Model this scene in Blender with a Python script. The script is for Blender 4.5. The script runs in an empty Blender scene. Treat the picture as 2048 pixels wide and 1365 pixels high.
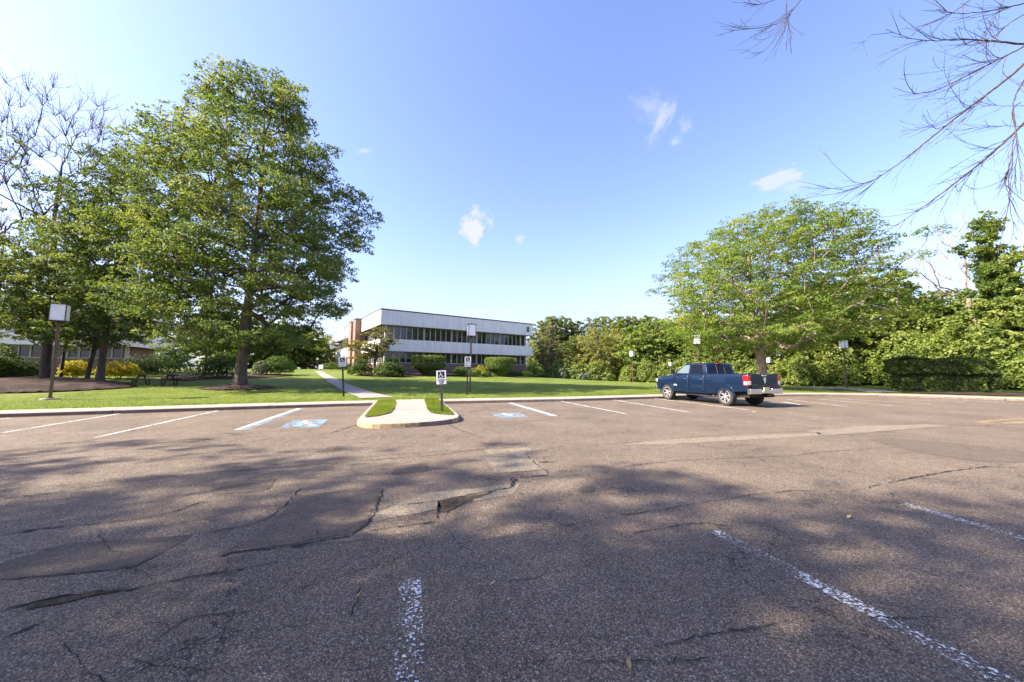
import bpy, bmesh, math, random
import numpy as np
from mathutils import Vector, Matrix

# ------------------------------------------------------------------ camera
PH, PF, PCX, PCY, EYE = 1365.0, 700.0, 1024.0, 682.5, 1.5
PITCH = math.atan((745 - 682.5) / PF)
CP, SP = math.cos(PITCH), math.sin(PITCH)
scene = bpy.context.scene
cam_d = bpy.data.cameras.new("camera")
cam_d.sensor_fit = 'HORIZONTAL'
cam_d.sensor_width = 36.0
cam_d.lens = 36.0 * PF / 2048.0
cam_d.clip_start = 0.05
cam_d.clip_end = 3000
cam = bpy.data.objects.new("camera", cam_d)
scene.collection.objects.link(cam)
cam.location = (0, 0, EYE)
cam.rotation_euler = (math.pi / 2 + PITCH, 0, 0)
scene.camera = cam

# ------------------------------------------------------------------ light
SUN_AZ = Vector((-1.0, -0.26, 0)).normalized()
SUN_EL = math.radians(37)
sun_dir = Vector((SUN_AZ.x * math.cos(SUN_EL), SUN_AZ.y * math.cos(SUN_EL), math.sin(SUN_EL)))
sun_d = bpy.data.lights.new("sun", 'SUN')
sun_d.energy = 3.45
sun_d.angle = math.radians(0.55)
sun_d.color = (1.0, 0.90, 0.755)
sun = bpy.data.objects.new("sun", sun_d)
scene.collection.objects.link(sun)
sun.rotation_euler = sun_dir.to_track_quat('Z', 'Y').to_euler()
EXPOSURE = 2.3
scene.view_settings.view_transform = 'Standard'
scene.view_settings.look = 'None'
scene.view_settings.gamma = 1.0
scene.view_settings.exposure = EXPOSURE

world = bpy.data.worlds.new("World")
scene.world = world
world.use_nodes = True


def ray(px, py):
    x = (px - PCX) / PF
    u = (PCY - py) / PF
    return np.array([x, CP - u * SP, SP + u * CP])


def D(px, py, Y):
    r = ray(px, py)
    return r * (Y / r[1]) + np.array([0, 0, EYE])


def G(px, py, z=0.0):
    r = ray(px, py)
    return r * ((z - EYE) / r[2]) + np.array([0, 0, EYE])


def N(nt, typ, **kw):
    n = nt.nodes.new(typ)
    for k, v in kw.items():
        if k.startswith('i_'):
            n.inputs[k[2:].replace('_', ' ')].default_value = v
        else:
            setattr(n, k, v)
    return n


def build_world():
    nt = world.node_tree
    nt.nodes.clear()
    L = nt.links.new
    out = N(nt, 'ShaderNodeOutputWorld')
    bg = N(nt, 'ShaderNodeBackground')
    bg.inputs['Strength'].default_value = 0.088
    sky = N(nt, 'ShaderNodeTexSky', sky_type='NISHITA', sun_disc=False, sun_elevation=SUN_EL,
            sun_rotation=math.atan2(sun_dir.x, sun_dir.y), air_density=1.0, dust_density=1.2, ozone_density=1.6, altitude=50)
    tint = N(nt, 'ShaderNodeMix', data_type='RGBA', blend_type='MULTIPLY')
    tint.inputs['Factor'].default_value = 1.0
    L(sky.outputs[0], tint.inputs['A'])
    tint.inputs['B'].default_value = (0.875, 0.825, 1.02, 1)
    sepz = N(nt, 'ShaderNodeTexCoord'); sx_ = N(nt, 'ShaderNodeSeparateXYZ'); L(sepz.outputs['Generated'], sx_.inputs[0])
    hz_ = N(nt, 'ShaderNodeMapRange', interpolation_type='SMOOTHSTEP'); L(sx_.outputs[2], hz_.inputs['Value'])
    hz_.inputs['From Min'].default_value = -.02; hz_.inputs['From Max'].default_value = .40; hz_.inputs['To Min'].default_value = .80; hz_.inputs['To Max'].default_value = 0
    pale = N(nt, 'ShaderNodeMix', data_type='RGBA'); L(hz_.outputs[0], pale.inputs['Factor']); L(tint.outputs['Result'], pale.inputs['A']); pale.inputs['B'].default_value = (1.70, 1.74, 2.20, 1)
    # a few small clouds: soft masks round directions, broken by noise
    tc = N(nt, 'ShaderNodeTexCoord')
    cur = pale.outputs['Result']
    clouds = [  # px, py, size x, size y, tilt(deg), strength, noise seed
        (950, 452, 36, 33, 60, .95, 1.0), (1042, 478, 18, 10, 20, .7, 2.0),
        (1322, 245, 22, 52, -22, .6, 3.3), (1300, 215, 50, 30, -20, .35, 4.1), (1352, 283, 16, 12, 0, .5, 5.0), (1372, 250, 18, 22, 0, .3, 6.2),
        (1556, 360, 50, 20, 16, .7, 7.0), (1590, 375, 40, 14, 10, .4, 8.0),
        (970, 624, 90, 14, -4, .45, 9.0), (725, 303, 20, 9, 0, .5, 11.0), (215, 240, 120, 25, 20, .3, 13.0)]
    for (px, py, sx, sy, tilt, st, seed) in clouds:
        c = Vector(ray(px, py)).normalized()
        right = Vector((ray(px + 1, py) - ray(px, py))).normalized()
        right = (right - c * right.dot(c)).normalized()
        up = c.cross(right) * -1
        if up.z < 0:
            up = -up
        t = math.radians(tilt)
        r2 = right * math.cos(t) + up * math.sin(t)
        u2 = -right * math.sin(t) + up * math.cos(t)
        k = (Vector(ray(px, py)).length) * PF
        dr = N(nt, 'ShaderNodeVectorMath', operation='DOT_PRODUCT')
        dr.inputs[1].default_value = r2 * (k / sx)
        du = N(nt, 'ShaderNodeVectorMath', operation='DOT_PRODUCT')
        du.inputs[1].default_value = u2 * (k / sy)
        df = N(nt, 'ShaderNodeVectorMath', operation='DOT_PRODUCT')
        df.inputs[1].default_value = c
        for d_ in (dr, du, df):
            L(tc.outputs['Generated'], d_.inputs[0])
        cmb = N(nt, 'ShaderNodeCombineXYZ')
        L(dr.outputs['Value'], cmb.inputs[0]); L(du.outputs['Value'], cmb.inputs[1])
        ln = N(nt, 'ShaderNodeVectorMath', operation='LENGTH')
        L(cmb.outputs[0], ln.inputs[0])
        nz = N(nt, 'ShaderNodeTexNoise', noise_dimensions='4D')
        nz.inputs['W'].default_value = seed
        nz.inputs['Scale'].default_value = 1.3
        nz.inputs['Detail'].default_value = 6
        nz.inputs['Roughness'].default_value = .62
        L(cmb.outputs[0], nz.inputs['Vector'])
        a = N(nt, 'ShaderNodeMath', operation='MULTIPLY_ADD')
        L(nz.outputs['Fac'], a.inputs[0]); a.inputs[1].default_value = 2.6; a.inputs[2].default_value = -.30
        b = N(nt, 'ShaderNodeMath', operation='SUBTRACT')
        L(a.outputs[0], b.inputs[0]); L(ln.outputs['Value'], b.inputs[1])
        mr = N(nt, 'ShaderNodeMapRange', interpolation_type='SMOOTHSTEP')
        L(b.outputs[0], mr.inputs['Value'])
        mr.inputs['From Min'].default_value = 0.0
        mr.inputs['From Max'].default_value = .55 if seed in (1.0, 7.0) else 1.1
        mr.inputs['To Max'].default_value = st
        gt = N(nt, 'ShaderNodeMath', operation='GREATER_THAN')
        L(df.outputs['Value'], gt.inputs[0]); gt.inputs[1].default_value = .5
        mm = N(nt, 'ShaderNodeMath', operation='MULTIPLY')
        L(mr.outputs[0], mm.inputs[0]); L(gt.outputs[0], mm.inputs[1])
        mx = N(nt, 'ShaderNodeMix', data_type='RGBA')
        L(mm.outputs[0], mx.inputs['Factor']); L(cur, mx.inputs['A'])
        mx.inputs['B'].default_value = CLOUD
        cur = mx.outputs['Result']
    L(cur, bg.inputs['Color'])
    L(bg.outputs[0], out.inputs[0])


CLOUD = (2.1, 2.15, 2.3, 1)
build_world()

# ------------------------------------------------------------------ helpers
COL = scene.collection


def mesh_np(name, verts, faces, mat, parent=None, smooth=False, attr=None, loc=None):
    """verts (n,3); faces: list of lists or (m,k) array; attr: per-face float 'v'"""
    me = bpy.data.meshes.new(name)
    verts = np.asarray(verts, dtype=np.float32)
    if isinstance(faces, np.ndarray):
        m, k = faces.shape
        me.vertices.add(len(verts)); me.vertices.foreach_set('co', verts.ravel())
        me.loops.add(m * k); me.loops.foreach_set('vertex_index', faces.astype(np.int32).ravel())
        me.polygons.add(m)
        me.polygons.foreach_set('loop_start', np.arange(0, m * k, k, dtype=np.int32))
        try:
            me.polygons.foreach_set('loop_total', np.full(m, k, dtype=np.int32))
        except Exception:
            pass
    else:
        me.from_pydata([tuple(map(float, v)) for v in verts], [], faces)
    me.update(calc_edges=True)
    if smooth:
        me.polygons.foreach_set('use_smooth', np.ones(len(me.polygons), dtype=bool))
    if attr is not None:
        a = me.attributes.new('v', 'FLOAT', 'FACE')
        a.data.foreach_set('value', np.asarray(attr, dtype=np.float32))
    if mat:
        for m_ in (mat if isinstance(mat, (list, tuple)) else [mat]):
            me.materials.append(m_)
    o = bpy.data.objects.new(name, me)
    COL.objects.link(o)
    if parent:
        o.parent = parent
    if loc is not None:
        o.location = loc
    return o


def tag(o, label=None, cat=None, group=None, kind=None):
    if label: o['label'] = label
    if cat: o['category'] = cat
    if group: o['group'] = group
    if kind: o['kind'] = kind
    return o


def empty(name, loc, label=None, cat=None, group=None, rz=0):
    o = bpy.data.objects.new(name, None)
    COL.objects.link(o)
    o.location = [float(v) for v in loc]
    o.rotation_euler = (0, 0, rz)
    o.empty_display_size = .2
    return tag(o, label, cat, group)


class MB:
    """collects simple solids into one mesh"""
    def __init__(self):
        self.v = []; self.f = []; self.mi = []

    def add(self, vs, fs, mi=0):
        b = len(self.v)
        self.v += [tuple(map(float, p)) for p in vs]
        self.f += [[b + i for i in f] for f in fs]
        self.mi += [mi] * len(fs)
        return self

    def box(self, x0, x1, y0, y1, z0, z1, M=None, mi=0):
        vs = [(x, y, z) for z in (z0, z1) for x, y in ((x0, y0), (x1, y0), (x1, y1), (x0, y1))]
        if M is not None:
            vs = [M @ Vector(p) for p in vs]
        return self.add(vs, [(3, 2, 1, 0), (4, 5, 6, 7), (0, 1, 5, 4), (1, 2, 6, 5), (2, 3, 7, 6), (3, 0, 4, 7)], mi)

    def prism(self, poly, axis_fn, d0, d1, mi=0):
        """poly 2D list; axis_fn(u,v,d)->3D"""
        n = len(poly)
        vs = [axis_fn(u, v, d0) for u, v in poly] + [axis_fn(u, v, d1) for u, v in poly]
        fs = [list(range(n))[::-1], list(range(n, 2 * n))]
        fs += [(i, (i + 1) % n, n + (i + 1) % n, n + i) for i in range(n)]
        return self.add(vs, fs, mi)

    def tube(self, pts, rs, k=8, cap=True, mi=0):
        pts = [Vector(p) for p in pts]
        if not hasattr(rs, '__len__'):
            rs = [rs] * len(pts)
        vs = []; fs = []
        prev = None
        for i, p in enumerate(pts):
            t = (pts[min(i + 1, len(pts) - 1)] - pts[max(i - 1, 0)]).normalized()
            a = prev if prev is not None else (Vector((1, 0, 0)) if abs(t.x) < .9 else Vector((0, 1, 0)))
            a = (a - t * a.dot(t)).normalized()
            prev = a
            b = t.cross(a)
            for j in range(k):
                th = 2 * math.pi * j / k
                vs.append(p + (a * math.cos(th) + b * math.sin(th)) * rs[i])
        for i in range(len(pts) - 1):
            for j in range(k):
                fs.append((i * k + j, i * k + (j + 1) % k, (i + 1) * k + (j + 1) % k, (i + 1) * k + j))
        if cap:
            fs.append(list(range(k))[::-1]); fs.append([(len(pts) - 1) * k + j for j in range(k)])
        return self.add(vs, fs, mi)

    def lathe(self, prof, M=None, k=24, mi=0):
        """profile (r, z) revolved about z, closed ends"""
        vs = []; fs = []
        for r, z in prof:
            for j in range(k):
                th = 2 * math.pi * j / k
                p = Vector((r * math.cos(th), r * math.sin(th), z))
                vs.append(M @ p if M is not None else p)
        for i in range(len(prof) - 1):
            for j in range(k):
                fs.append((i * k + j, i * k + (j + 1) % k, (i + 1) * k + (j + 1) % k, (i + 1) * k + j))
        fs.append(list(range(k))[::-1]); fs.append([(len(prof) - 1) * k + j for j in range(k)])
        return self.add(vs, fs, mi)

    def build(self, name, mat, parent=None, loc=None, smooth=False, bevel=0, recalc=True):
        o = mesh_np(name, self.v, self.f, mat, parent, smooth, None, loc)
        me = o.data
        if any(self.mi):
            me.polygons.foreach_set('material_index', np.array(self.mi, dtype=np.int32))
        if recalc:
            bm = bmesh.new(); bm.from_mesh(me)
            bmesh.ops.recalc_face_normals(bm, faces=bm.faces)
            bm.to_mesh(me); bm.free()
        if bevel:
            m = o.modifiers.new('b', 'BEVEL'); m.width = bevel; m.segments = 2; m.limit_method = 'ANGLE'; m.angle_limit = math.radians(40)
        return o


def copy_tree(o, parent=None):
    c = o.copy(); COL.objects.link(c)
    if parent: c.parent = parent
    for ch in list(o.children):
        copy_tree(ch, c)
    return c


def text_mesh(name, s, size, mat, parent, M, depth=.002, bold=.0):
    cu = bpy.data.curves.new(name, 'FONT')
    cu.body = s; cu.size = size; cu.align_x = 'CENTER'; cu.align_y = 'CENTER'
    cu.extrude = depth; cu.offset = bold
    t = bpy.data.objects.new(name, cu); COL.objects.link(t)
    me = bpy.data.meshes.new_from_object(t.evaluated_get(bpy.context.evaluated_depsgraph_get()))
    bpy.data.objects.remove(t)
    me.materials.clear(); me.materials.append(mat)
    me.transform(M)
    o = bpy.data.objects.new(name, me); COL.objects.link(o)
    if parent: o.parent = parent
    return o


# ------------------------------------------------------------------ materials
def newmat(name):
    m = bpy.data.materials.new(name); m.use_nodes = True
    nt = m.node_tree
    return m, nt, nt.nodes['Principled BSDF'], nt.links.new


def plain(name, col, rough=.6, metal=0, coat=0, spec=.5, var=0.0, vscale=6, bump=0, bscale=40):
    m, nt, p, L = newmat(name)
    p.inputs['Base Color'].default_value = (*col, 1)
    p.inputs['Roughness'].default_value = rough
    p.inputs['Metallic'].default_value = metal
    p.inputs['Coat Weight'].default_value = coat
    p.inputs['Specular IOR Level'].default_value = spec
    if var or bump:
        g = N(nt, 'ShaderNodeTexCoord')
    if var:
        n = N(nt, 'ShaderNodeTexNoise', i_Scale=vscale, i_Detail=6.0, i_Roughness=.65)
        L(g.outputs['Object'], n.inputs['Vector'])
        r = N(nt, 'ShaderNodeMapRange'); r.inputs['From Min'].default_value = .3; r.inputs['From Max'].default_value = .7
        r.inputs['To Min'].default_value = 1 - var; r.inputs['To Max'].default_value = 1 + var * .6
        L(n.outputs['Fac'], r.inputs['Value'])
        mx = N(nt, 'ShaderNodeVectorMath', operation='SCALE')
        mx.inputs[0].default_value = col
        L(r.outputs[0], mx.inputs['Scale']); L(mx.outputs[0], p.inputs['Base Color'])
    if bump:
        n2 = N(nt, 'ShaderNodeTexNoise', i_Scale=bscale, i_Detail=4.0)
        L(g.outputs['Object'], n2.inputs['Vector'])
        b = N(nt, 'ShaderNodeBump'); b.inputs['Strength'].default_value = bump; b.inputs['Distance'].default_value = .02
        L(n2.outputs['Fac'], b.inputs['Height']); L(b.outputs[0], p.inputs['Normal'])
    return m


def ramp(nt, stops):
    r = N(nt, 'ShaderNodeValToRGB')
    el = r.color_ramp.elements
    el[0].position, el[0].color = stops[0][0], (*stops[0][1], 1)
    el[1].position, el[1].color = stops[-1][0], (*stops[-1][1], 1)
    for p, c in stops[1:-1]:
        e = el.new(p); e.color = (*c, 1)
    return r


def leafmat(name, dark, mid, light, transl=.35, rough=.45, spec=.45):
    m, nt, p, L = newmat(name)
    a = N(nt, 'ShaderNodeAttribute', attribute_name='v')
    r = ramp(nt, [(0, dark), (.5, mid), (1, light)])
    L(a.outputs['Fac'], r.inputs[0])
    oi = N(nt, 'ShaderNodeObjectInfo')
    hs = N(nt, 'ShaderNodeHueSaturation')
    mr = N(nt, 'ShaderNodeMapRange'); mr.inputs['To Min'].default_value = .8; mr.inputs['To Max'].default_value = 1.15
    L(oi.outputs['Random'], mr.inputs['Value']); L(mr.outputs[0], hs.inputs['Value'])
    L(r.outputs[0], hs.inputs['Color'])
    L(hs.outputs[0], p.inputs['Base Color'])
    p.inputs['Roughness'].default_value = rough
    p.inputs['Specular IOR Level'].default_value = spec
    t = N(nt, 'ShaderNodeBsdfTranslucent')
    tm = N(nt, 'ShaderNodeMix', data_type='RGBA', blend_type='MULTIPLY'); tm.inputs['Factor'].default_value = 1
    L(hs.outputs[0], tm.inputs['A']); tm.inputs['B'].default_value = (1.35, 1.25, .55, 1)
    L(tm.outputs['Result'], t.inputs['Color'])
    mx = N(nt, 'ShaderNodeMixShader'); mx.inputs[0].default_value = transl
    L(p.outputs[0], mx.inputs[1]); L(t.outputs[0], mx.inputs[2])
    L(mx.outputs[0], nt.nodes['Material Output'].inputs[0])
    return m


def barkmat(name, c0, c1, scale=9):
    m, nt, p, L = newmat(name)
    g = N(nt, 'ShaderNodeTexCoord')
    mp = N(nt, 'ShaderNodeMapping'); mp.inputs['Scale'].default_value = (scale, scale, scale * .22)
    L(g.outputs['Object'], mp.inputs['Vector'])
    n = N(nt, 'ShaderNodeTexNoise', i_Scale=1.0, i_Detail=7.0, i_Roughness=.7)
    L(mp.outputs[0], n.inputs['Vector'])
    r = ramp(nt, [(.32, c0), (.68, c1)])
    L(n.outputs['Fac'], r.inputs[0]); L(r.outputs[0], p.inputs['Base Color'])
    p.inputs['Roughness'].default_value = .9
    b = N(nt, 'ShaderNodeBump'); b.inputs['Strength'].default_value = .8; b.inputs['Distance'].default_value = .03
    L(n.outputs['Fac'], b.inputs['Height']); L(b.outputs[0], p.inputs['Normal'])
    return m


def asphaltmat(name, k=1.0, warm=1.0, fine=1.0, stain=True, agg=1.0):
    m, nt, p, L = newmat(name)
    g = N(nt, 'ShaderNodeNewGeometry')
    P = g.outputs['Position']
    v = N(nt, 'ShaderNodeTexVoronoi', i_Scale=125.0 * fine, i_Randomness=1.0)
    L(P, v.inputs['Vector'])
    nz = N(nt, 'ShaderNodeTexNoise', i_Scale=52.0 * fine, i_Detail=6.0, i_Roughness=.75)
    L(P, nz.inputs['Vector'])
    big = N(nt, 'ShaderNodeTexNoise', i_Scale=.55, i_Detail=7.0, i_Roughness=.62)
    L(P, big.inputs['Vector'])
    mid = N(nt, 'ShaderNodeTexNoise', i_Scale=5.0, i_Detail=5.0, i_Roughness=.7)
    L(P, mid.inputs['Vector'])
    # aggregate: random stone brightness per cell, edges darkened for binder and shaded gaps
    cell = N(nt, 'ShaderNodeSeparateColor'); L(v.outputs['Color'], cell.inputs[0])
    r = ramp(nt, [(0, (.058 * k, .045 * k, .033 * k)), (.55, (.121 * k * warm, .098 * k, .066 * k)), (.9, (.188 * k * warm, .153 * k, .104 * k)), (.985, (.32 * k, .26 * k, .205 * k))])
    L(cell.outputs[0], r.inputs[0])
    edge = N(nt, 'ShaderNodeMapRange'); edge.inputs['From Min'].default_value = .25; edge.inputs['From Max'].default_value = .75
    edge.inputs['To Min'].default_value = 1.12; edge.inputs['To Max'].default_value = 1 - .5 * agg
    L(v.outputs['Distance'], edge.inputs['Value'])
    mul = N(nt, 'ShaderNodeVectorMath', operation='SCALE'); L(r.outputs[0], mul.inputs[0]); L(edge.outputs[0], mul.inputs['Scale'])
    gr = N(nt, 'ShaderNodeMapRange'); gr.inputs['From Min'].default_value = .3; gr.inputs['From Max'].default_value = .7
    gr.inputs['To Min'].default_value = .66; gr.inputs['To Max'].default_value = 1.34
    L(nz.outputs['Fac'], gr.inputs['Value'])
    mul2 = N(nt, 'ShaderNodeVectorMath', operation='SCALE'); L(mul.outputs[0], mul2.inputs[0]); L(gr.outputs[0], mul2.inputs['Scale'])
    st = N(nt, 'ShaderNodeMapRange'); st.inputs['From Min'].default_value = .32; st.inputs['From Max'].default_value = .68
    st.inputs['To Min'].default_value = .80 if stain else .95; st.inputs['To Max'].default_value = 1.18 if stain else 1.05
    L(big.outputs['Fac'], st.inputs['Value'])
    mul3 = N(nt, 'ShaderNodeVectorMath', operation='SCALE'); L(mul2.outputs[0], mul3.inputs[0]); L(st.outputs[0], mul3.inputs['Scale'])
    ms = N(nt, 'ShaderNodeMapRange'); ms.inputs['From Min'].default_value = .3; ms.inputs['From Max'].default_value = .7
    ms.inputs['To Min'].default_value = .86; ms.inputs['To Max'].default_value = 1.12
    L(mid.outputs['Fac'], ms.inputs['Value'])
    mul4 = N(nt, 'ShaderNodeVectorMath', operation='SCALE'); L(mul3.outputs[0], mul4.inputs[0]); L(ms.outputs[0], mul4.inputs['Scale'])
    # hairline map cracking in the weathered areas
    wv = N(nt, 'ShaderNodeTexNoise', i_Scale=1.7, i_Detail=5.0, i_Roughness=.7); L(P, wv.inputs['Vector'])
    ws = N(nt, 'ShaderNodeVectorMath', operation='SCALE'); L(wv.outputs['Color'], ws.inputs[0]); ws.inputs['Scale'].default_value = .9
    wa = N(nt, 'ShaderNodeVectorMath', operation='ADD'); L(P, wa.inputs[0]); L(ws.outputs[0], wa.inputs[1])
    ve = N(nt, 'ShaderNodeTexVoronoi', feature='DISTANCE_TO_EDGE', i_Scale=.8); L(wa.outputs[0], ve.inputs['Vector'])
    ck = N(nt, 'ShaderNodeMapRange'); L(ve.outputs['Distance'], ck.inputs['Value']); ck.inputs['From Min'].default_value = .002; ck.inputs['From Max'].default_value = .009
    ck.inputs['To Min'].default_value = .25 if stain else 1.0
    cm_ = N(nt, 'ShaderNodeMapRange'); L(big.outputs['Fac'], cm_.inputs['Value']); cm_.inputs['From Min'].default_value = .44; cm_.inputs['From Max'].default_value = .52
    cx = N(nt, 'ShaderNodeMix'); L(cm_.outputs[0], cx.inputs['Factor']); L(ck.outputs[0], cx.inputs['A']); cx.inputs['B'].default_value = 1.0
    mul5 = N(nt, 'ShaderNodeVectorMath', operation='SCALE'); L(mul4.outputs[0], mul5.inputs[0]); L(cx.outputs['Result'], mul5.inputs['Scale'])
    L(mul5.outputs[0], p.inputs['Base Color'])
    p.inputs['Roughness'].default_value = .82
    p.inputs['Specular IOR Level'].default_value = .35
    h = N(nt, 'ShaderNodeMath', operation='MULTIPLY_ADD')
    L(v.outputs['Distance'], h.inputs[0]); h.inputs[1].default_value = -.7
    L(nz.outputs['Fac'], h.inputs[2])
    b = N(nt, 'ShaderNodeBump'); b.inputs['Strength'].default_value = .9 * agg; b.inputs['Distance'].default_value = .012 / fine
    L(h.outputs[0], b.inputs['Height'])
    b2 = N(nt, 'ShaderNodeBump'); b2.inputs['Strength'].default_value = .5; b2.inputs['Distance'].default_value = .06
    L(mid.outputs['Fac'], b2.inputs['Height']); L(b.outputs[0], b2.inputs['Normal'])
    L(b2.outputs[0], p.inputs['Normal'])
    return m


def paintmat(name, col, wear, scale=60):
    """worn road paint: chips show the asphalt sheet below"""
    m, nt, p, L = newmat(name)
    g = N(nt, 'ShaderNodeNewGeometry')
    n = N(nt, 'ShaderNodeTexNoise', i_Scale=float(scale), i_Detail=5.0, i_Roughness=.7)
    L(g.outputs['Position'], n.inputs['Vector'])
    n2 = N(nt, 'ShaderNodeTexNoise', i_Scale=2.2, i_Detail=3.0)
    L(g.outputs['Position'], n2.inputs['Vector'])
    ad = N(nt, 'ShaderNodeMath', operation='MULTIPLY_ADD'); L(n2.outputs['Fac'], ad.inputs[0]); ad.inputs[1].default_value = .35
    L(n.outputs['Fac'], ad.inputs[2])
    mr = N(nt, 'ShaderNodeMapRange'); L(ad.outputs[0], mr.inputs['Value'])
    mr.inputs['From Min'].default_value = .675 + wear - .025; mr.inputs['From Max'].default_value = .675 + wear + .025
    p.inputs['Base Color'].default_value = (*col, 1); p.inputs['Roughness'].default_value = .7
    t = N(nt, 'ShaderNodeBsdfTransparent')
    mx = N(nt, 'ShaderNodeMixShader'); L(mr.outputs[0], mx.inputs[0]); L(t.outputs[0], mx.inputs[1]); L(p.outputs[0], mx.inputs[2])
    L(mx.outputs[0], nt.nodes['Material Output'].inputs[0])
    return m


def groundmat(name, stops, scales=(.5, 6, 60), bump=.6, dist=.04, rough=.9):
    m, nt, p, L = newmat(name)
    g = N(nt, 'ShaderNodeNewGeometry')
    acc = None
    for i, s in enumerate(scales):
        n = N(nt, 'ShaderNodeTexNoise', i_Scale=float(s), i_Detail=6.0, i_Roughness=.7)
        L(g.outputs['Position'], n.inputs['Vector'])
        if acc is None:
            acc = n.outputs['Fac']
        else:
            a = N(nt, 'ShaderNodeMath', operation='ADD'); L(acc, a.inputs[0]); L(n.outputs['Fac'], a.inputs[1]); acc = a.outputs[0]
        last = n
    dv = N(nt, 'ShaderNodeMath', operation='DIVIDE'); L(acc, dv.inputs[0]); dv.inputs[1].default_value = len(scales)
    r = ramp(nt, stops); L(dv.outputs[0], r.inputs[0]); L(r.outputs[0], p.inputs['Base Color'])
    p.inputs['Roughness'].default_value = rough; p.inputs['Specular IOR Level'].default_value = .2
    b = N(nt, 'ShaderNodeBump'); b.inputs['Strength'].default_value = bump; b.inputs['Distance'].default_value = dist
    L(last.outputs['Fac'], b.inputs['Height']); L(b.outputs[0], p.inputs['Normal'])
    return m


def brickmat(name):
    m, nt, p, L = newmat(name)
    tc = N(nt, 'ShaderNodeTexCoord')
    mp = N(nt, 'ShaderNodeMapping'); mp.inputs['Rotation'].default_value = (math.pi / 2, 0, 0)
    L(tc.outputs['Object'], mp.inputs['Vector'])
    sep = N(nt, 'ShaderNodeSeparateXYZ'); L(tc.outputs['Object'], sep.inputs[0])
    ad = N(nt, 'ShaderNodeMath', operation='ADD'); L(sep.outputs[0], ad.inputs[0]); L(sep.outputs[1], ad.inputs[1])
    cm = N(nt, 'ShaderNodeCombineXYZ'); L(ad.outputs[0], cm.inputs[0]); L(sep.outputs[2], cm.inputs[1])
    b = N(nt, 'ShaderNodeTexBrick', i_Scale=1.0)
    b.inputs['Brick Width'].default_value = .24; b.inputs['Row Height'].default_value = .08; b.inputs['Mortar Size'].default_value = .007
    b.inputs['Color1'].default_value = (.17, .085, .055, 1); b.inputs['Color2'].default_value = (.26, .15, .10, 1); b.inputs['Mortar'].default_value = (.25, .22, .19, 1)
    L(cm.outputs[0], b.inputs['Vector'])
    n = N(nt, 'ShaderNodeTexNoise', i_Scale=9.0, i_Detail=5.0); L(tc.outputs['Object'], n.inputs['Vector'])
    mr = N(nt, 'ShaderNodeMapRange'); mr.inputs['To Min'].default_value = .6; mr.inputs['To Max'].default_value = 1.35; L(n.outputs['Fac'], mr.inputs['Value'])
    sc = N(nt, 'ShaderNodeVectorMath', operation='SCALE'); L(b.outputs['Color'], sc.inputs[0]); L(mr.outputs[0], sc.inputs['Scale'])
    L(sc.outputs[0], p.inputs['Base Color']); p.inputs['Roughness'].default_value = .9
    return m


def sidingmat(name, col):
    """vertical ribbed metal panel: grooves along the facade's own x and y"""
    m, nt, p, L = newmat(name)
    tc = N(nt, 'ShaderNodeTexCoord')
    sep = N(nt, 'ShaderNodeSeparateXYZ'); L(tc.outputs['Object'], sep.inputs[0])
    ad = N(nt, 'ShaderNodeMath', operation='ADD'); L(sep.outputs[0], ad.inputs[0]); L(sep.outputs[1], ad.inputs[1])
    fr = N(nt, 'ShaderNodeMath', operation='PINGPONG'); L(ad.outputs[0], fr.inputs[0]); fr.inputs[1].default_value = .15
    mr = N(nt, 'ShaderNodeMapRange'); L(fr.outputs[0], mr.inputs['Value']); mr.inputs['From Min'].default_value = 0.0; mr.inputs['From Max'].default_value = .035
    n = N(nt, 'ShaderNodeTexNoise', i_Scale=1.0, i_Detail=5.0)
    mp = N(nt, 'ShaderNodeMapping'); mp.inputs['Scale'].default_value = (2.2, 2.2, .35); L(tc.outputs['Object'], mp.inputs['Vector']); L(mp.outputs[0], n.inputs['Vector'])
    m2 = N(nt, 'ShaderNodeMapRange'); L(n.outputs['Fac'], m2.inputs['Value']); m2.inputs['From Min'].default_value = .3; m2.inputs['From Max'].default_value = .7
    m2.inputs['To Min'].default_value = .86; m2.inputs['To Max'].default_value = 1.06
    m3 = N(nt, 'ShaderNodeMapRange'); L(mr.outputs[0], m3.inputs['Value']); m3.inputs['To Min'].default_value = .88
    k = N(nt, 'ShaderNodeMath', operation='MULTIPLY'); L(m2.outputs[0], k.inputs[0]); L(m3.outputs[0], k.inputs[1])
    sc = N(nt, 'ShaderNodeVectorMath', operation='SCALE'); sc.inputs[0].default_value = col; L(k.outputs[0], sc.inputs['Scale'])
    L(sc.outputs[0], p.inputs['Base Color']); p.inputs['Roughness'].default_value = .6
    b = N(nt, 'ShaderNodeBump'); b.inputs['Strength'].default_value = .35; b.inputs['Distance'].default_value = .02
    L(mr.outputs[0], b.inputs['Height']); L(b.outputs[0], p.inputs['Normal'])
    return m


M = {}
M['asphalt'] = asphaltmat('asphalt', 1.54, 1.10)
M['patch_dark'] = asphaltmat('patch_dark', .74, 1.08, 1.5, False, .6)
M['patch_mid'] = asphaltmat('patch_mid', .92, 1.12, 1.4, False, .6)
M['patch_light'] = asphaltmat('patch_light', 1.95, 1.0, 1.3, False, .8)
M['crack'] = plain('crack', (.012, .011, .010), .95, var=.5, vscale=30)
M['dirt'] = groundmat('dirt', [(.38, (.03, .022, .016)), (.5, (.13, .092, .055)), (.62, (.33, .25, .16))], (14, 60, 160), 1.0, .05)
M['white_paint'] = paintmat('white_paint', (.58, .55, .50), -.035)
M['worn_paint'] = paintmat('worn_paint', (.72, .68, .62), .055, 48)
M['faint_paint'] = paintmat('faint_paint', (.62, .56, .48), .10, 40)
M['yellow_paint'] = paintmat('yellow_paint', (.50, .36, .12), .05, 40)
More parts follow.
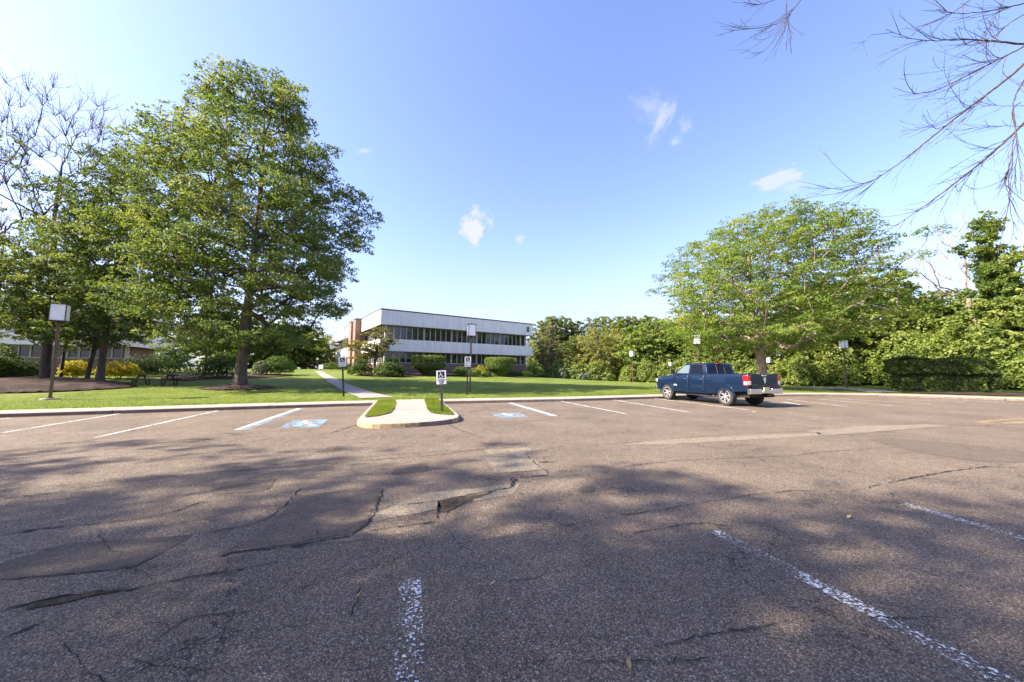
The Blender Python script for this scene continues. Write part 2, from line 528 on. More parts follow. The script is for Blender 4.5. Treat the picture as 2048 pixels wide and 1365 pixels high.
M['blue_paint'] = paintmat('blue_paint', (.22, .36, .46), .015, 40)
M['concrete'] = plain('concrete', (.33, .275, .225), .85, var=.22, vscale=1.6, bump=.25, bscale=120)
M['concrete_walk'] = plain('concrete_walk', (.30, .255, .215), .85, var=.16, vscale=2.5, bump=.2, bscale=120)
M['kerb_face_shaded'] = plain('kerb_face_shaded', (.19, .135, .11), .9, var=.35, vscale=5, bump=.4, bscale=60)  # darker and browner than the walk: shade on the face put into colour
M['kerb_yellow'] = plain('kerb_yellow', (.40, .29, .15), .85, var=.5, vscale=9, bump=.3, bscale=60)
M['lawn'] = groundmat('lawn', [(.40, (.055, .095, .012)), (.5, (.118, .158, .020)), (.60, (.21, .215, .045))], (.35, 3.5, 55), .55, .06)
M['mulch'] = groundmat('mulch', [(.40, (.014, .009, .008)), (.5, (.055, .034, .025)), (.60, (.21, .135, .10))], (1.3, 14, 42), 1.0, .09)
M['brick'] = brickmat('brick')
M['siding'] = sidingmat('siding', (.86, .80, .79))
M['coping'] = plain('coping', (.06, .055, .05), .5)
M['soffit'] = plain('soffit', (.05, .045, .045), .8)
M['frame'] = plain('window_frame', (.42, .40, .38), .5)
M['glass'] = plain('window_glass', (.012, .013, .015), .04, spec=.8)
M['bronze'] = plain('bronze', (.055, .032, .024), .4, metal=.4)
M['bronze_pole'] = plain('bronze_pole', (.16, .105, .075), .38, metal=.5, var=.25, vscale=3)
M['dark_pole'] = plain('dark_pole', (.035, .024, .022), .55)
M['galv'] = plain('galvanised', (.11, .09, .085), .5, metal=.3)
M['lens'] = plain('lamp_lens', (.88, .87, .88), .35, var=.07, vscale=4)
M['sign_white'] = plain('sign_white', (.80, .79, .82), .45)
M['black'] = plain('black', (.012, .011, .012), .5)
M['wood_dark'] = plain('wood_dark', (.045, .028, .022), .8, var=.3, vscale=8)
M['bark_oak'] = barkmat('bark_oak', (.035, .026, .022), (.17, .125, .10))
M['bark_dark'] = barkmat('bark_dark', (.028, .021, .019), (.11, .082, .07))
M['bark_pale'] = barkmat('bark_pale', (.12, .085, .065), (.36, .28, .22))
M['bark_dead'] = barkmat('bark_dead', (.20, .15, .12), (.48, .40, .34))
M['bark_twig'] = barkmat('bark_twig', (.035, .026, .022), (.13, .10, .082), 14)
M['leaf_oak'] = leafmat('leaf_oak', (.060, .100, .030), (.128, .182, .052), (.235, .265, .090), .45, .6, .25)
M['leaf_locust'] = leafmat('leaf_locust', (.065, .12, .020), (.145, .215, .036), (.26, .30, .07), .48, .6, .25)
M['leaf_wood'] = leafmat('leaf_wood', (.080, .120, .028), (.165, .215, .048), (.28, .30, .085), .42, .6, .25)
M['leaf_wood_pale'] = leafmat('leaf_wood_pale', (.115, .145, .038), (.22, .235, .062), (.34, .32, .10), .42, .6, .25)
M['leaf_vine'] = leafmat('leaf_vine', (.06, .11, .022), (.14, .20, .038), (.26, .30, .07), .4, .6, .25)
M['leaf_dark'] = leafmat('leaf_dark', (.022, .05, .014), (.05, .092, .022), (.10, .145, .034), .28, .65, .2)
M['leaf_yew'] = leafmat('leaf_yew', (.035, .075, .014), (.075, .13, .024), (.14, .195, .038), .3, .65, .2)
M['leaf_hedge'] = leafmat('leaf_hedge', (.030, .055, .016), (.085, .12, .028), (.18, .21, .05), .3, .6, .2)
M['leaf_gold'] = leafmat('leaf_gold', (.14, .16, .012), (.33, .30, .016), (.50, .42, .03), .4, .65, .2)
M['leaf_dogwood'] = leafmat('leaf_dogwood', (.08, .10, .02), (.19, .20, .04), (.30, .27, .07), .4)
M['leaf_conifer'] = leafmat('leaf_conifer', (.06, .075, .030), (.13, .13, .05), (.24, .20, .09), .3)
M['grass'] = leafmat('grass_blade', (.065, .11, .012), (.14, .20, .022), (.26, .285, .05), .45, .6, .2)

# ------------------------------------------------------------------ terrain
# kerb line (foot of the kerb), walked from far left to the right corner
KP = [(-120, -27), (-60, -4.5), (-34, 5.3), (-17.0, 11.82), (-14.2, 12.95), (-8.1, 15.5), (-3.0, 17.0), (2.0, 18.15), (4.1, 18.7), (8.0, 20.2), (13, 21.5), (18.0, 22.3), (21.2, 22.2),
      (24.2, 20.9), (26.5, 18.5), (29, 14.5), (33, 8), (42, -8), (60, -40)]


def smooth_line(P, n=3):
    P = [np.array(p, float) for p in P]
    for _ in range(n):
        Q = [P[0]]
        for a, b in zip(P[:-1], P[1:]):
            Q += [a * .75 + b * .25, a * .25 + b * .75]
        Q.append(P[-1]); P = Q
    return np.array(P)


def resample(P, step):
    d = np.r_[0, np.cumsum(np.linalg.norm(np.diff(P, axis=0), axis=1))]
    s = np.arange(0, d[-1], step)
    return np.stack([np.interp(s, d, P[:, i]) for i in range(P.shape[1])], 1)


KL = resample(smooth_line(KP, 3), .6)
tg = np.gradient(KL, axis=0); tg /= np.linalg.norm(tg, axis=1)[:, None]
for _ in range(12):
    tg[1:-1] = (tg[:-2] + tg[1:-1] * 2 + tg[2:]) / 4
tg /= np.linalg.norm(tg, axis=1)[:, None]
KN = np.stack([-tg[:, 1], tg[:, 0]], 1)      # outward (lawn side)
KH, WALK = .14, 1.35

# control heights: (px, py, depth)
ctl = []
for px, py, Yd in [(800, 754, 36.5), (860, 756, 39), (960, 757, 44), (1060, 758, 50), (900, 744, 46), (700, 752, 38),
                   (634, 743, 48), (560, 752, 42), (480, 780, 23.4), (250, 776, 23), (100, 786, 20.0), (0, 788, 18.5), (85, 763, 24.5), (195, 757, 26), (310, 773, 24.5),
                   (130, 757, 29), (400, 756, 33), (520, 752, 36), (-200, 775, 20),
                   (1150, 763, 54), (1300, 768, 48), (1218, 767, 58), (1000, 785, 22.5), (1200, 785, 23.5), (700, 775, 27), (600, 770, 28),
                   (1530, 773, 33), (1690, 778, 32), (1800, 785, 25.5), (1990, 790, 22.5), (1900, 778, 32)]:
    ctl.append(D(px, py, Yd))
for x, y, z in [(-14, 43, 1.95), (3, 57, 1.45), (-30, 45, 2.0), (-10, 60, 2.0), (20, 70, 0.2), (60, 50, .3), (60, 20, .2), (-60, 30, 2.0), (-60, 80, 2.0), (0, 110, 1.0), (80, 110, .5), (-90, 10, 1.0)]:
    ctl.append(np.array([x, y, z]))
for i in range(0, len(KL), 10):
    q = KL[i] + KN[i] * (WALK + .3)
    if -62 < q[0] < 50 and q[1] > -20:
        ctl.append(np.array([q[0], q[1], KH + .01]))
ctl = np.array(ctl)


def tps_fit(P, z, lam=.02):
    n = len(P)
    d = np.linalg.norm(P[:, None] - P[None], axis=2) + 1e-9
    K = d ** 2 * np.log(d) + np.eye(n) * lam * 50
    A = np.zeros((n + 3, n + 3)); A[:n, :n] = K; A[:n, n] = 1; A[:n, n + 1:] = P; A[n, :n] = 1; A[n + 1:, :n] = P.T
    return np.linalg.solve(A, np.r_[z, 0, 0, 0])


SC = 30.0
W_ = tps_fit(ctl[:, :2] / SC, ctl[:, 2])


def terr(x, y):
    x = np.asarray(x, float); y = np.asarray(y, float)
    q = np.stack([x.ravel(), y.ravel()], 1)
    out = np.empty(len(q))
    for a in range(0, len(q), 20000):
        qq = q[a:a + 20000]
        dk = np.sqrt(((qq[:, None] - KL[None, ::2]) ** 2).sum(2)).min(1)
        qs = qq / SC
        d = np.linalg.norm(qs[:, None] - ctl[None, :, :2] / SC, axis=2) + 1e-9
        n = len(ctl)
        z = (d ** 2 * np.log(d)) @ W_[:n] + W_[n] + qs @ W_[n + 1:]
        z = np.clip(z, -.4, 2.6)
        b = np.clip((dk - WALK) / 3.0, 0, 1); b = b * b * (3 - 2 * b)
        out[a:a + 20000] = (KH + .005) * (1 - b) + z * b
    return out.reshape(x.shape)


def T(px, py):
    """point where the sight line meets the terrain"""
    r = ray(px, py)
    ts = np.linspace(8, 120, 1200) / r[1]
    P = r[None] * ts[:, None] + np.array([0, 0, EYE])
    z = terr(P[:, 0], P[:, 1])
    i = np.argmax(P[:, 2] <= z)
    return np.array([P[i, 0], P[i, 1], z[i]])


def at(px, Y):
    """ground point seen in column px at depth Y"""
    x = (px - PCX) / PF * Y * CP + 0
    for _ in range(3):
        z = float(terr(x, Y)); d = Y * CP + (z - EYE) * SP
        x = (px - PCX) / PF * d
    return np.array([x, Y, z])


# lawn sheet, fanned out from the back of the walk
vs_ = np.r_[np.arange(0, 8, .35), np.arange(8, 45, .8), np.arange(45, 110, 3), [130, 170, 240, 400]]
sel = KL[::1]
base = KL + KN * (WALK - .02)
NX, NV = len(base), len(vs_)
PX = base[:, None, 0] + KN[:, None, 0] * vs_[None]
PY = base[:, None, 1] + KN[:, None, 1] * vs_[None]
# keep the fan from folding far out on the left: blend far directions to +y/left
PZ = terr(np.clip(PX, -95, 95), np.clip(PY, -60, 125))
rngl = np.random.default_rng(5)
PZ += rngl.normal(0, .008, PZ.shape)
PZ[:, 0] = KH - .03
idx = np.arange(NX * NV).reshape(NX, NV)
fq = np.stack([idx[:-1, :-1].ravel(), idx[1:, :-1].ravel(), idx[1:, 1:].ravel(), idx[:-1, 1:].ravel()], 1)
lawn = mesh_np('lawn', np.stack([PX.ravel(), PY.ravel(), PZ.ravel()], 1), fq, M['lawn'], smooth=True)
tag(lawn, 'mown green lawn sloping up from the concrete walk to the office buildings', kind='structure')

# parking lot sheet
o_ = KL + KN * .25
poly = [(-120, -60), (60, -60)]
lot_v = [(float(x), float(y), 0.0) for x, y in o_]
cen = (2.0, -30.0, 0.0)
n_ = len(lot_v)
lot_v += [(60.0, -60.0, 0.0), (-120.0, -60.0, 0.0), cen]
fs = [(i + 1, i, n_ + 2) for i in range(n_ - 1)] + [(n_ + 2, n_, n_ - 1), (n_ + 2, n_ + 1, n_), (n_ + 2, 0, n_ + 1)]
lot = mesh_np('parking_lot', lot_v, fs, M['asphalt'])
bm = bmesh.new(); bm.from_mesh(lot.data); bmesh.ops.recalc_face_normals(bm, faces=bm.faces)
if sum(f.normal.z for f in bm.faces) < 0: bmesh.ops.reverse_faces(bm, faces=bm.faces)
bm.to_mesh(lot.data); bm.free()
tag(lot, 'worn cracked asphalt of the parking lot, half in dappled tree shade', kind='structure')

# kerb with walk behind: cast in lengths with open joints
kb = MB()
seg = 8
rk = random.Random(3)
i = 20
kerb_top = MB()
while i < NX - seg - 1:
    j = i + seg
    rows = []
    for q in range(i, j + 1):
        t = (q - i) / seg
        sh = (0.012 if q == i else (-0.012 if q == j else 0))
        p = KL[q] + tg[q] * sh; n = KN[q]
        prof = [(0, -.05), (.02, KH - .025), (.045, KH), (WALK, KH), (WALK, -.05)]
        rows.append([(p[0] + n[0] * a, p[1] + n[1] * a, z) for a, z in prof])
    vs = [v for r in rows for v in r]; k = 5
    fs = []; 
    for a in range(len(rows) - 1):
        for b in range(k - 1):
            fs.append((a * k + b, (a + 1) * k + b, (a + 1) * k + b + 1, a * k + b + 1))
    caps = [list(range(k)), [(len(rows) - 1) * k + b for b in range(k)][::-1]]
    nface = len(fs)
    kb.v += vs if False else []
    b0 = len(kb.v)
    kb.v += vs; kb.f += [[b0 + x for x in f] for f in fs + caps]
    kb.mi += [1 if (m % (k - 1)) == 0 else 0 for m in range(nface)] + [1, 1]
    i = j
kerb = kb.build('kerb', [M['concrete'], M['kerb_face_shaded']])
tag(kerb, 'pale concrete walk with a kerb face coloured dark for its shade along the lot edge', kind='structure')


gm_ = MB(); grng = np.random.default_rng(8)
g0, g1 = 20, NX - 20
gw = np.convolve(grng.random(NX), np.ones(5) / 5, 'same') * .16 + .01
vs = []
for q in range(g0, g1):
    vs += [(*(KL[q] + KN[q] * .01), .005), (*(KL[q] - KN[q] * gw[q]), .005)]
gm_.add(vs, [(2 * q, 2 * q + 1, 2 * q + 3, 2 * q + 2) for q in range(g1 - g0 - 1)])
go_ = gm_.build('gutter_dirt', M['dirt'], recalc=False)
if go_.data.polygons[0].normal.z < 0: go_.data.flip_normals()
tag(go_, 'grit and dirt gathered along the foot of the kerb', kind='structure')


def tri_patch(name, poly, zfn, mat, cut=0, parent=None, lift=0.0, kind='structure', label=None):
    bm = bmesh.new()
    vv = [bm.verts.new((p[0], p[1], 0)) for p in poly]
    es = [bm.edges.new((vv[i], vv[(i + 1) % len(vv)])) for i in range(len(vv))]
    bmesh.ops.triangle_fill(bm, use_beauty=True, edges=es)
    for _ in range(cut):
        bmesh.ops.subdivide_edges(bm, edges=bm.edges[:], cuts=1, use_grid_fill=True)
        bmesh.ops.triangulate(bm, faces=bm.faces[:])
    co = np.array([v.co[:] for v in bm.verts])
    z = zfn(co[:, 0], co[:, 1]) + lift
    for v, zz in zip(bm.verts, np.broadcast_to(z, (len(co),))):
        v.co.z = float(zz)
    bmesh.ops.recalc_face_normals(bm, faces=bm.faces)
    if sum(f.normal.z for f in bm.faces) < 0:
        bmesh.ops.reverse_faces(bm, faces=bm.faces)
    me = bpy.data.meshes.new(name); bm.to_mesh(me); bm.free()
    me.materials.append(mat)
    o = bpy.data.objects.new(name, me); COL.objects.link(o)
    if parent: o.parent = parent
    tag(o, label, None, None, kind)
    return o


def jag(poly, amp, step, seed=0):
    """roughen a polygon outline"""
    rr = np.random.default_rng(seed)
    out = []
    for i in range(len(poly)):
        a = np.array(poly[i][:2]); b = np.array(poly[(i + 1) % len(poly)][:2])
        n = max(1, int(np.linalg.norm(b - a) / step))
        for k in range(n):
            out.append(a + (b - a) * k / n + rr.normal(0, amp, 2))
    return out


# path across the lawn
pl = [T(x, y)[:2] for x, y in [(629, 742.8), (637, 750), (648, 758), (667, 772), (690, 785), (708, 792), (716, 796)]] + [G(724, 799, KH)[:2]]
pr = [T(x, y)[:2] for x, y in [(641, 742.8), (652, 748), (668, 756), (692, 768), (725, 779), (752, 788), (775, 793.5)]] + [G(792, 796.5, KH)[:2]]
P1 = resample(smooth_line(pl, 2), .5); P2 = resample(smooth_line(pr, 2), .5)
nn = 60
f1 = np.stack([np.interp(np.linspace(0, 1, nn), np.linspace(0, 1, len(P1)), P1[:, k]) for k in (0, 1)], 1)
f2 = np.stack([np.interp(np.linspace(0, 1, nn), np.linspace(0, 1, len(P2)), P2[:, k]) for k in (0, 1)], 1)
grid = np.stack([f1 * (1 - t) + f2 * t for t in (0, .25, .5, .75, 1)], 1)
gz = terr(grid[..., 0], grid[..., 1]) + .035
vv = np.concatenate([grid, gz[..., None]], 2).reshape(-1, 3)
ii = np.arange(nn * 5).reshape(nn, 5)
path = mesh_np('path', vv, np.stack([ii[:-1, :-1].ravel(), ii[:-1, 1:].ravel(), ii[1:, 1:].ravel(), ii[1:, :-1].ravel()], 1), M['concrete_walk'], smooth=True)
tag(path, 'narrow concrete path climbing the lawn from the ramp', kind='structure')
# walk on the right, behind the grass strip
wr = [D(x, y, Yd)[:2] for x, y, Yd in [(1590, 774, 34.5), (1700, 776, 32.5), (1760, 780, 28.5), (1800, 787, 24.3), (1735, 786, 24.5), (1690, 780, 29.0), (1590, 776.5, 32.8)]]
tri_patch('path', wr, terr, M['concrete_walk'], 3, lift=.04, label='concrete walk running behind the grass strip toward the clipped hedge')

# island with ramp between the two blue bays
Z1 = lambda x, y: G(660 + x / 7.314, 760 + y / 7.314, KH - .01)[:2]
Z0 = lambda x, y: G(660 + x / 7.314, 760 + y / 7.314, 0)[:2]
isl = [Z1(670, 300), Z1(430, 545), Z1(398, 585), Z1(425, 612), Z1(560, 640), Z1(800, 640), Z1(1200, 625), Z1(1600, 600), Z1(1850, 560), Z1(1890, 530), Z1(1885, 508), Z1(1810, 440), Z1(1640, 310)]
isl_s = smooth_line([tuple(p) for p in isl] , 1)
im = MB()
n = len(isl_s)
top = [(p[0], p[1], KH - .012) for p in isl_s]
cx_, cy_ = isl_s.mean(0)
bot = [(p[0] + (p[0] - cx_) * .008, p[1] + (p[1] - cy_) * .012, -.02) for p in isl_s]
im.add(top + bot, [list(range(n))[::-1]] + [(i, (i + 1) % n, n + (i + 1) % n, n + i) for i in range(n)])
im.mi = [0]
for i in range(n):
    x_, y_ = isl_s[i]
    a = (i + .5) / n
    corner = (isl_s[i][1] < 11.3)
    left_c = x_ < -2.9 and y_ < 11.2; right_c = x_ > -1.95 and y_ < 11.6
    im.mi.append(2 if (left_c or right_c) else 1)
island = im.build('kerb_island', [M['concrete_walk'], M['kerb_face_shaded'], M['kerb_yellow']], bevel=.02)
tag(island, 'raised concrete ramp island with worn yellow corners jutting into the lot', kind='structure')
gl = [Z1(*p) for p in [(715, 308), (950, 305), (965, 330), (935, 430), (880, 490), (700, 532), (512, 552), (530, 520), (640, 390)]]
gr_ = [Z1(*p) for p in [(1378, 290), (1585, 290), (1700, 395), (1808, 500), (1800, 518), (1600, 505), (1480, 488), (1430, 445)]]
for gp, lb in ((gl, 'patch of grass on the left half of the ramp island'), (gr_, 'patch of grass with the sign post on the right half of the ramp island')):
    tri_patch('grass_bed', gp, lambda x, y: np.full(len(x), KH + .012), M['lawn'], 2, label=lb)

jm = MB()
def joint(a, b, z, w=.018):
    a = np.array(a[:2]); b = np.array(b[:2]); d = (b - a) / np.linalg.norm(b - a); n = np.array([-d[1], d[0]]) * w / 2
    jm.add([(*(a - n), z), (*(b - n), z), (*(b + n), z), (*(a + n), z)], [(0, 1, 2, 3)])


joint(Z1(948, 435), Z1(1412, 437), KH - .008, .03)
joint(Z1(965, 300), Z1(1375, 292), KH - .008, .03)
for k in range(3, nn - 3, 4):
    for m in range(4):
        a, b = vv.reshape(nn, 5, 3)[k, m], vv.reshape(nn, 5, 3)[k, m + 1]
        d = (vv.reshape(nn, 5, 3)[k + 1, m] - a); d = d / np.linalg.norm(d) * .022
        up_ = np.array([0, 0, .004])
        jm.add([a + up_, b + up_, b + d + up_, a + d + up_], [(0, 1, 2, 3)])
jo = jm.build('concrete_joints', M['crack'], recalc=False)
for pl_ in jo.data.polygons: pass
bm = bmesh.new(); bm.from_mesh(jo.data)
for f in bm.faces:
    f.normal_update()
    if f.normal.z < 0: f.normal_flip()
bm.to_mesh(jo.data); bm.free()
tag(jo, 'dark joints cut across the concrete ramp and path', kind='structure')

# paint on the asphalt
def line_strip(mb, a, b, w, z=.006, taper=1.0):
    a = np.array(a[:2]); b = np.array(b[:2]); d = (b - a) / np.linalg.norm(b - a); n = np.array([-d[1], d[0]]) * w / 2
    mb.add([(*(a - n), z), (*(a + n), z), (*(b + n), z), (*(b - n), z)], [(0, 1, 2, 3)])


def paint(a, b, w, mat, label, z=.006):
    mb = MB(); line_strip(mb, a, b, w, z)
    o = mb.build('parking_line', mat, recalc=False)
    if o.data.polygons[0].normal.z < 0: o.data.flip_normals()
    tag(o, label, kind='structure')


ext = lambda p, q, k: (np.array(p[:2]) + (np.array(q[:2]) - np.array(p[:2])) * k)
paint(G(820, 1160), ext(G(820, 1160), G(820, 1365), 2.5), .15, M['worn_paint'], 'flaked white stall line at the bottom of the view')
paint(G(1430, 1063), ext(G(1430, 1063), G(2010, 1365), 2.2), .13, M['worn_paint'], 'long flaked white stall line running to the lower right')
paint(G(1805, 1008), ext(G(1805, 1008), G(2048, 1078), 4), .12, M['worn_paint'], 'flaked white stall line near the right edge')
for a, b, m in [((240, 828), (0, 867), 'white_paint'), ((435, 822), (190, 876), 'white_paint'), ((1122, 803), (1250, 828), 'white_paint'), ((1225, 800), (1378, 825), 'white_paint'),
                ((1308, 797.5), (1496, 820), 'white_paint'), ((1565, 804), (1600, 810), 'white_paint'), ((1572, 799), (1696, 814), 'white_paint'), ((1640, 799), (1785, 812), 'white_paint'),
                ((1665, 797), (1860, 809), 'white_paint'), ((1780, 797), (1930, 806), 'white_paint'), ((1850, 798.5), (1996, 805), 'white_paint'), ((-90, 848), (22, 837), 'white_paint')]:
    paint(G(*a), G(*b), .11, M[m], 'thin white stall line painted square to the kerb')
for a, b in [((0, 892), (390, 871)), ((60, 871), (250, 863)), ((200, 911), (370, 906)), ((0, 873), (60, 869)), ((1800, 818), (1900, 815)), ((1480, 845), (1720, 835)), ((1960, 838), (2048, 833))]:
    paint(G(*a), G(*b), .09, M['faint_paint'], 'faint remnant of an old stall line')
for a, b, w in [((1960, 845), (2060, 837), .25), ((1952, 847), (1990, 848), .35), ((2005, 848), (2070, 846), .22)]:
    paint(G(*a), G(*b), w, M['yellow_paint'], 'worn yellow paint mark by the right edge', .010)
paint(G(92, 850), G(118, 846), .14, M['yellow_paint'], 'yellow paint smear over a white stall line', .010)
paint(G(105, 867), G(148, 865), .10, M['yellow_paint'], 'yellow paint dash on the left of the lot', .010)
# blue bays
paint(G(474, 860.5), G(598, 817.3), .16, M['white_paint'], 'white stripe edging the left blue bay')
paint(G(490, 860.5), G(606, 817.3), .13, M['blue_paint'], 'blue stripe edging the left blue bay', .0065)
paint(G(1111, 832.6), G(1021, 806.4), .17, M['white_paint'], 'white stripe edging the right blue bay')
paint(G(1103, 833.2), G(1015, 806.6), .12, M['blue_paint'], 'blue stripe edging the right blue bay', .0065)


def wheelchair(mb, f, th=.0, s=1.0):
    """access symbol in a unit square; f(u,v)->3D"""
    def strip(pts, w):
        for (a, b) in zip(pts[:-1], pts[1:]):
            a = np.array(a); b = np.array(b); d = (b - a) / np.linalg.norm(b - a); n = np.array([-d[1], d[0]]) * w / 2; e = d * w * .35
            mb.add([f(*(a - n - e)), f(*(b - n + e)), f(*(b + n + e)), f(*(a + n - e))], [(0, 1, 2, 3)])
    hd = [(.40 + .075 * math.cos(t), .86 + .075 * math.sin(t)) for t in np.linspace(0, 2 * math.pi, 13)[:-1]]
    mb.add([f(*p) for p in hd], [list(range(12))])
    strip([(.41, .76), (.44, .48), (.66, .46), (.77, .18), (.86, .22)], .085)
    strip([(.43, .63), (.63, .63)], .07)
    strip([(.42 + .25 * math.cos(t), .32 + .25 * math.sin(t)) for t in np.linspace(math.radians(115), math.radians(345), 15)], .075)


def bay_box(quad, lb):
    q = [G(*p)[:2] for p in quad]
    o = MB().add([(*p, .006) for p in q], [(0, 1, 2, 3)]).build('bay_marking', M['blue_paint'], recalc=False)
    if o.data.polygons[0].normal.z < 0: o.data.flip_normals()
    tag(o, lb, kind='structure')
    mb = MB()
    def f(u, v):
        a = q[0] * (1 - u) + q[3] * u; b = q[1] * (1 - u) + q[2] * u
        p = a * (1 - v) + b * v
        return (p[0], p[1], .010)
    wheelchair(mb, f)
    s_ = mb.build('bay_symbol', M['white_paint'], recalc=False)
    me = s_.data
    if me.polygons[0].normal.z < 0: me.flip_normals()
    tag(s_, 'worn white wheelchair symbol inside ' + lb.split('painted ')[1], kind='structure')


bay_box([(557, 856.7), (584, 841.5), (657, 839.5), (637, 855)], 'pale blue square painted in the left accessible bay')
bay_box([(1001.9, 838), (981.4, 828.4), (1036.8, 825.4), (1058.7, 835)], 'pale blue square painted in the right accessible bay')

# asphalt repairs
zc = lambda x, y: np.full(len(x), .004)
patches = [
    ([(590, 992), (762, 977), (748, 1020), (735, 1046), (700, 1068), (600, 1086), (495, 1103), (478, 1086), (530, 1060)], 'patch_mid', 'large smooth asphalt repair with a dark lower edge left of the middle'),
    ([(445, 966), (553, 958), (540, 978), (520, 984), (425, 990)], 'patch_dark', 'small dark asphalt repair on the left'),
    ([(0, 1128), (130, 1088), (385, 1070), (330, 1105), (270, 1134), (60, 1160), (0, 1160)], 'patch_dark', 'long dark asphalt repair at the left edge'),
    ([(790, 932), (852, 927), (861, 942), (782, 951)], 'patch_dark', 'small dark rectangular asphalt repair'),
    ([(968, 914), (1050, 905), (1092, 940), (990, 947)], 'patch_light', 'pale square asphalt repair in the middle'),
    ([(970, 900), (1062, 896), (1064, 904), (975, 909)], 'patch_light', 'thin pale repair strip above the pale square'),
    ([(1152, 980), (1172, 973), (1192, 977), (1188, 985), (1165, 986)], 'patch_dark', 'small dark oval asphalt repair'),
    ([(1735, 880), (1770, 876), (1900, 886), (2048, 905), (2048, 925), (2010, 926), (1930, 920), (1840, 906)], 'patch_mid', 'long smooth asphalt repair on the right'),
    ([(1612, 862), (1720, 853), (1850, 849), (1905, 852), (1840, 856), (1740, 865), (1650, 872)], 'patch_light', 'pale wedge of asphalt repair on the right'),
    ([(1245, 890), (1330, 879), (1500, 872), (1640, 866), (1640, 872), (1500, 880), (1330, 890)], 'patch_light', 'thin pale repair strip in the lot'),
    ([(2010, 845), (2060, 840), (2060, 846), (2000, 848)], 'patch_light', 'pale repair between yellow marks at the right edge'),
    ([(860, 985), (1040, 968), (1030, 988), (880, 1018), (740, 1045), (742, 1030)], 'patch_light', 'rough pale overlay above the pothole'),
]
for k, (pp, m, lb) in enumerate(patches):
    tri_patch('asphalt_repair', jag([G(*p) for p in pp], .012, .12, k), zc, M[m], 0, label=lb)
pot = [(876, 1022), (880, 1006), (905, 998), (960, 990), (990, 984), (960, 996), (930, 1006), (910, 1018), (890, 1030)]
tri_patch('pothole', jag([G(*p) for p in pot], .02, .06, 77), lambda x, y: np.full(len(x), .0085), M['dirt'], 0, label='gravelly pothole broken into the asphalt')
tri_patch('pothole', jag([G(*p) for p in [(60, 1212), (110, 1198), (200, 1184), (250, 1180), (200, 1192), (130, 1208), (40, 1228)]], .02, .06, 78), lambda x, y: np.full(len(x), .0085), M['dirt'], 0, label='dirt-filled hollow under the crack at the left edge')

cr = MB()
crng = np.random.default_rng(11)


def crack(pts, w0, w1=None, z=.0075, step=.05):
    w1 = w0 if w1 is None else w1
    P = resample(np.array([G(*p)[:2] for p in pts]), step)
    if len(P) < 3: return
    P = P + np.cumsum(crng.normal(0, .006, P.shape), 0) * .5 + crng.normal(0, .008, P.shape)
    t = np.gradient(P, axis=0); t /= np.linalg.norm(t, axis=1)[:, None] + 1e-9
    n = np.stack([-t[:, 1], t[:, 0]], 1)
    w = .62 * np.linspace(w0, w1, len(P)) * np.clip(crng.normal(1, .45, len(P)), .15, 2.2); w[0] = w[-1] = .001
    vs = []; fs = []
    for p, q, ww in zip(P, n, w):
        vs += [(*(p + q * ww / 2), z), (*(p - q * ww / 2), z)]
    for i in range(len(P) - 1):
        fs.append((2 * i, 2 * i + 1, 2 * i + 3, 2 * i + 2))
    cr.add(vs, fs)


